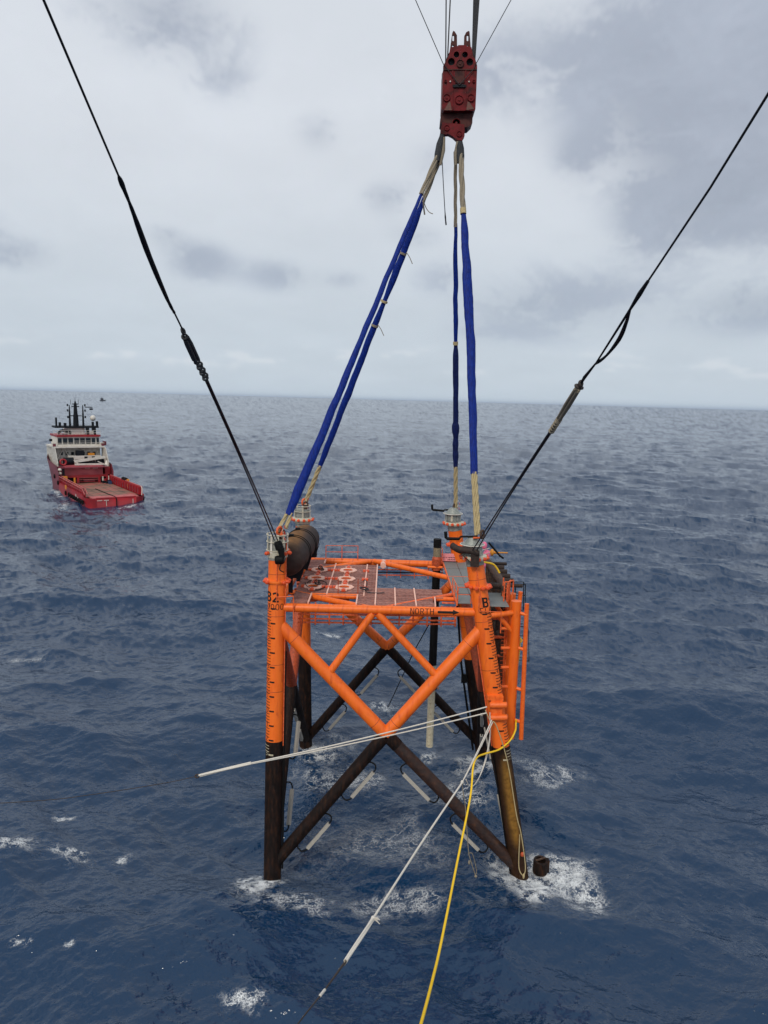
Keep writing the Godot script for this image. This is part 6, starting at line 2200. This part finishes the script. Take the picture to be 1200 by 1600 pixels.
func build_foam() -> void:
	foam_mat("foam_thick", foam_texture(3, 0.8, 0.26))
	foam_mat("foam_lace", foam_texture(12, 0.0, 0.13))
	foam_mat("foam_string", foam_texture(31, 0.12, 0.17))
	var S: Material = M.foam_string
	var T: Material = M.foam_thick
	var L: Material = M.foam_lace
	foam("thick white foam churning right of the stained leg and the steel stub", Vector2(12.3, -45.9), 3.6, 2.6, 0.15, T, 1.0, 1)
	foam("lacy foam spreading to the right beyond the steel stub", Vector2(13.6, -45.0), 4.8, 3.6, 0.25, S, 1.0, 2)
	foam("white foam swirling in front of the stained right leg's foot", Vector2(11.0, -43.6), 2.6, 1.6, -0.2, T, 0.95, 3, 3.6)
	foam("churned collar of foam against the stained right leg", Vector2(10.2, -45.8), 1.9, 1.7, 0.0, T, 1.0, 29, 2.4, 0.1)
	foam("churned collar of foam against the front left leg", Vector2(-7.3, -45.6), 1.9, 1.7, 0.0, T, 1.0, 34, 2.4, 0.1)
	foam("swirl of foam on the outer side of the front left leg", Vector2(-8.9, -45.9), 1.3, 1.7, 0.2, T, 1.0, 37, 3.0, 0.1)
	foam("thick foam between the steel stub and the stained right leg", Vector2(12.0, -44.6), 2.2, 1.5, 0.2, T, 1.0, 31, 3.2, 0.12)
	foam("foam wash just left of the stained right leg's foot", Vector2(8.9, -45.8), 1.7, 2.2, 0.0, T, 0.8, 4, 3.6)
	foam("white foam round the front left leg's foot", Vector2(-8.0, -44.6), 1.9, 1.9, 0.3, T, 1.0, 5, 3.6)
	foam("lacy foam in front of the front left leg", Vector2(-5.8, -42.8), 4.0, 2.0, 0.1, S, 0.8, 6)
	foam("thin streaks of foam between the two front legs", Vector2(1.2, -42.8), 6.2, 1.9, 0.0, S, 0.6, 7)
	foam("thin broken foam under the middle of the jacket", Vector2(1.0, -49.0), 6.5, 4.5, 0.1, L, 0.4, 8, 5.2)
	foam("white foam round the back left leg's foot", Vector2(-5.0, -62.6), 3.2, 2.6, 0.1, T, 0.9, 9, 5.2, 0.2)
	foam("lacy foam drifting forward of the back left leg", Vector2(-3.6, -58.4), 4.6, 3.4, 0.2, S, 0.75, 10, 5.2, 0.2)
	foam("white foam round the back right leg's foot", Vector2(8.6, -61.2), 3.0, 2.6, 0.0, T, 0.85, 11, 5.2, 0.2)
	foam("foam in curved streaks right of the back right leg", Vector2(15.2, -60.6), 4.6, 3.4, 0.1, S, 1.0, 12, 5.2, 0.2, 0.3)
	foam("lacy foam between the white caisson pipe and the right legs", Vector2(7.2, -55.6), 3.2, 3.6, 0.0, L, 0.8, 13, 5.2, 0.2)
	foam("small foam ring at the foot of the white caisson pipe", Vector2(4.8, -62.6), 1.3, 1.3, 0.0, T, 0.8, 14, 3.6)
	foam("small foam patch where the thin wire enters the sea", Vector2(0.6, -73.2), 2.2, 1.5, 0.2, S, 1.0, 15, 4.4, 0.25)
	foam("whitecap spread in lace at the left edge", Vector2(-25.6, -47.0), 2.4, 1.7, -0.1, S, 1.0, 16, 4.4)
	foam("second lacy whitecap right of the one at the left edge", Vector2(-21.3, -47.0), 1.8, 1.5, 0.2, S, 1.0, 17, 4.4)
	foam("small bright crest behind the two lacy whitecaps on the left", Vector2(-24.2, -52.2), 0.9, 0.5, 0.0, T, 1.0, 18, 3.4)
	foam("tiny whitecap right of the lacy pair on the left", Vector2(-17.8, -47.2), 0.6, 0.9, 0.4, S, 1.0, 19, 3.4)
	foam("white foam patch near the lower edge left of the ropes", Vector2(-7.1, -34.2), 1.5, 1.1, 0.3, S, 1.0, 20, 3.4, 0.1)
	foam("small foam fleck at the lower left corner", Vector2(-21.5, -37.9), 0.8, 0.35, 0.1, S, 1.0, 21, 3.4, 0.1)
	foam("tiny foam fleck low on the left between two swells", Vector2(-18.3, -37.6), 0.5, 0.3, 0.0, S, 1.0, 22, 3.4, 0.1)
	foam("small breaking crest behind the left legs", Vector2(-6.4, -97.0), 2.2, 1.1, 0.1, S, 1.0, 23, 4.4, 0.3)
	foam("whitecap on a swell left of the jacket, far out", Vector2(-33.6, -82.0), 2.2, 0.8, 0.1, S, 1.0, 24, 4.4, 0.3)
	foam("thin whitecap beside the one far out left of the jacket", Vector2(-44.0, -86.0), 3.4, 0.8, 0.1, L, 0.8, 25, 4.4, 0.3)
	foam("wake washing round the red vessel's stern", vxz(-3.5, 1.0), 8.5, 2.6, -0.6, T, 0.85, 26, 12.0, 0.8)
	foam("wash along the red vessel's left side", vxz(30.0, -10.4), 9.0, 1.6, 0.95, T, 0.9, 27, 12.0, 0.8)
	foam("lacy trail astern left of the red vessel", vxz(2.0, -13.0), 10.0, 4.0, 0.9, S, 0.7, 28, 14.0, 0.8)

func vxz(t: float, s: float) -> Vector2:
	var p := vp(t, s, 0)
	return Vector2(p.x, p.z)

func build_objects() -> void:
	build_jacket()
	build_block()
	build_slings()
	build_lines()
	build_deck_things()
	build_vessel()
	build_foam()
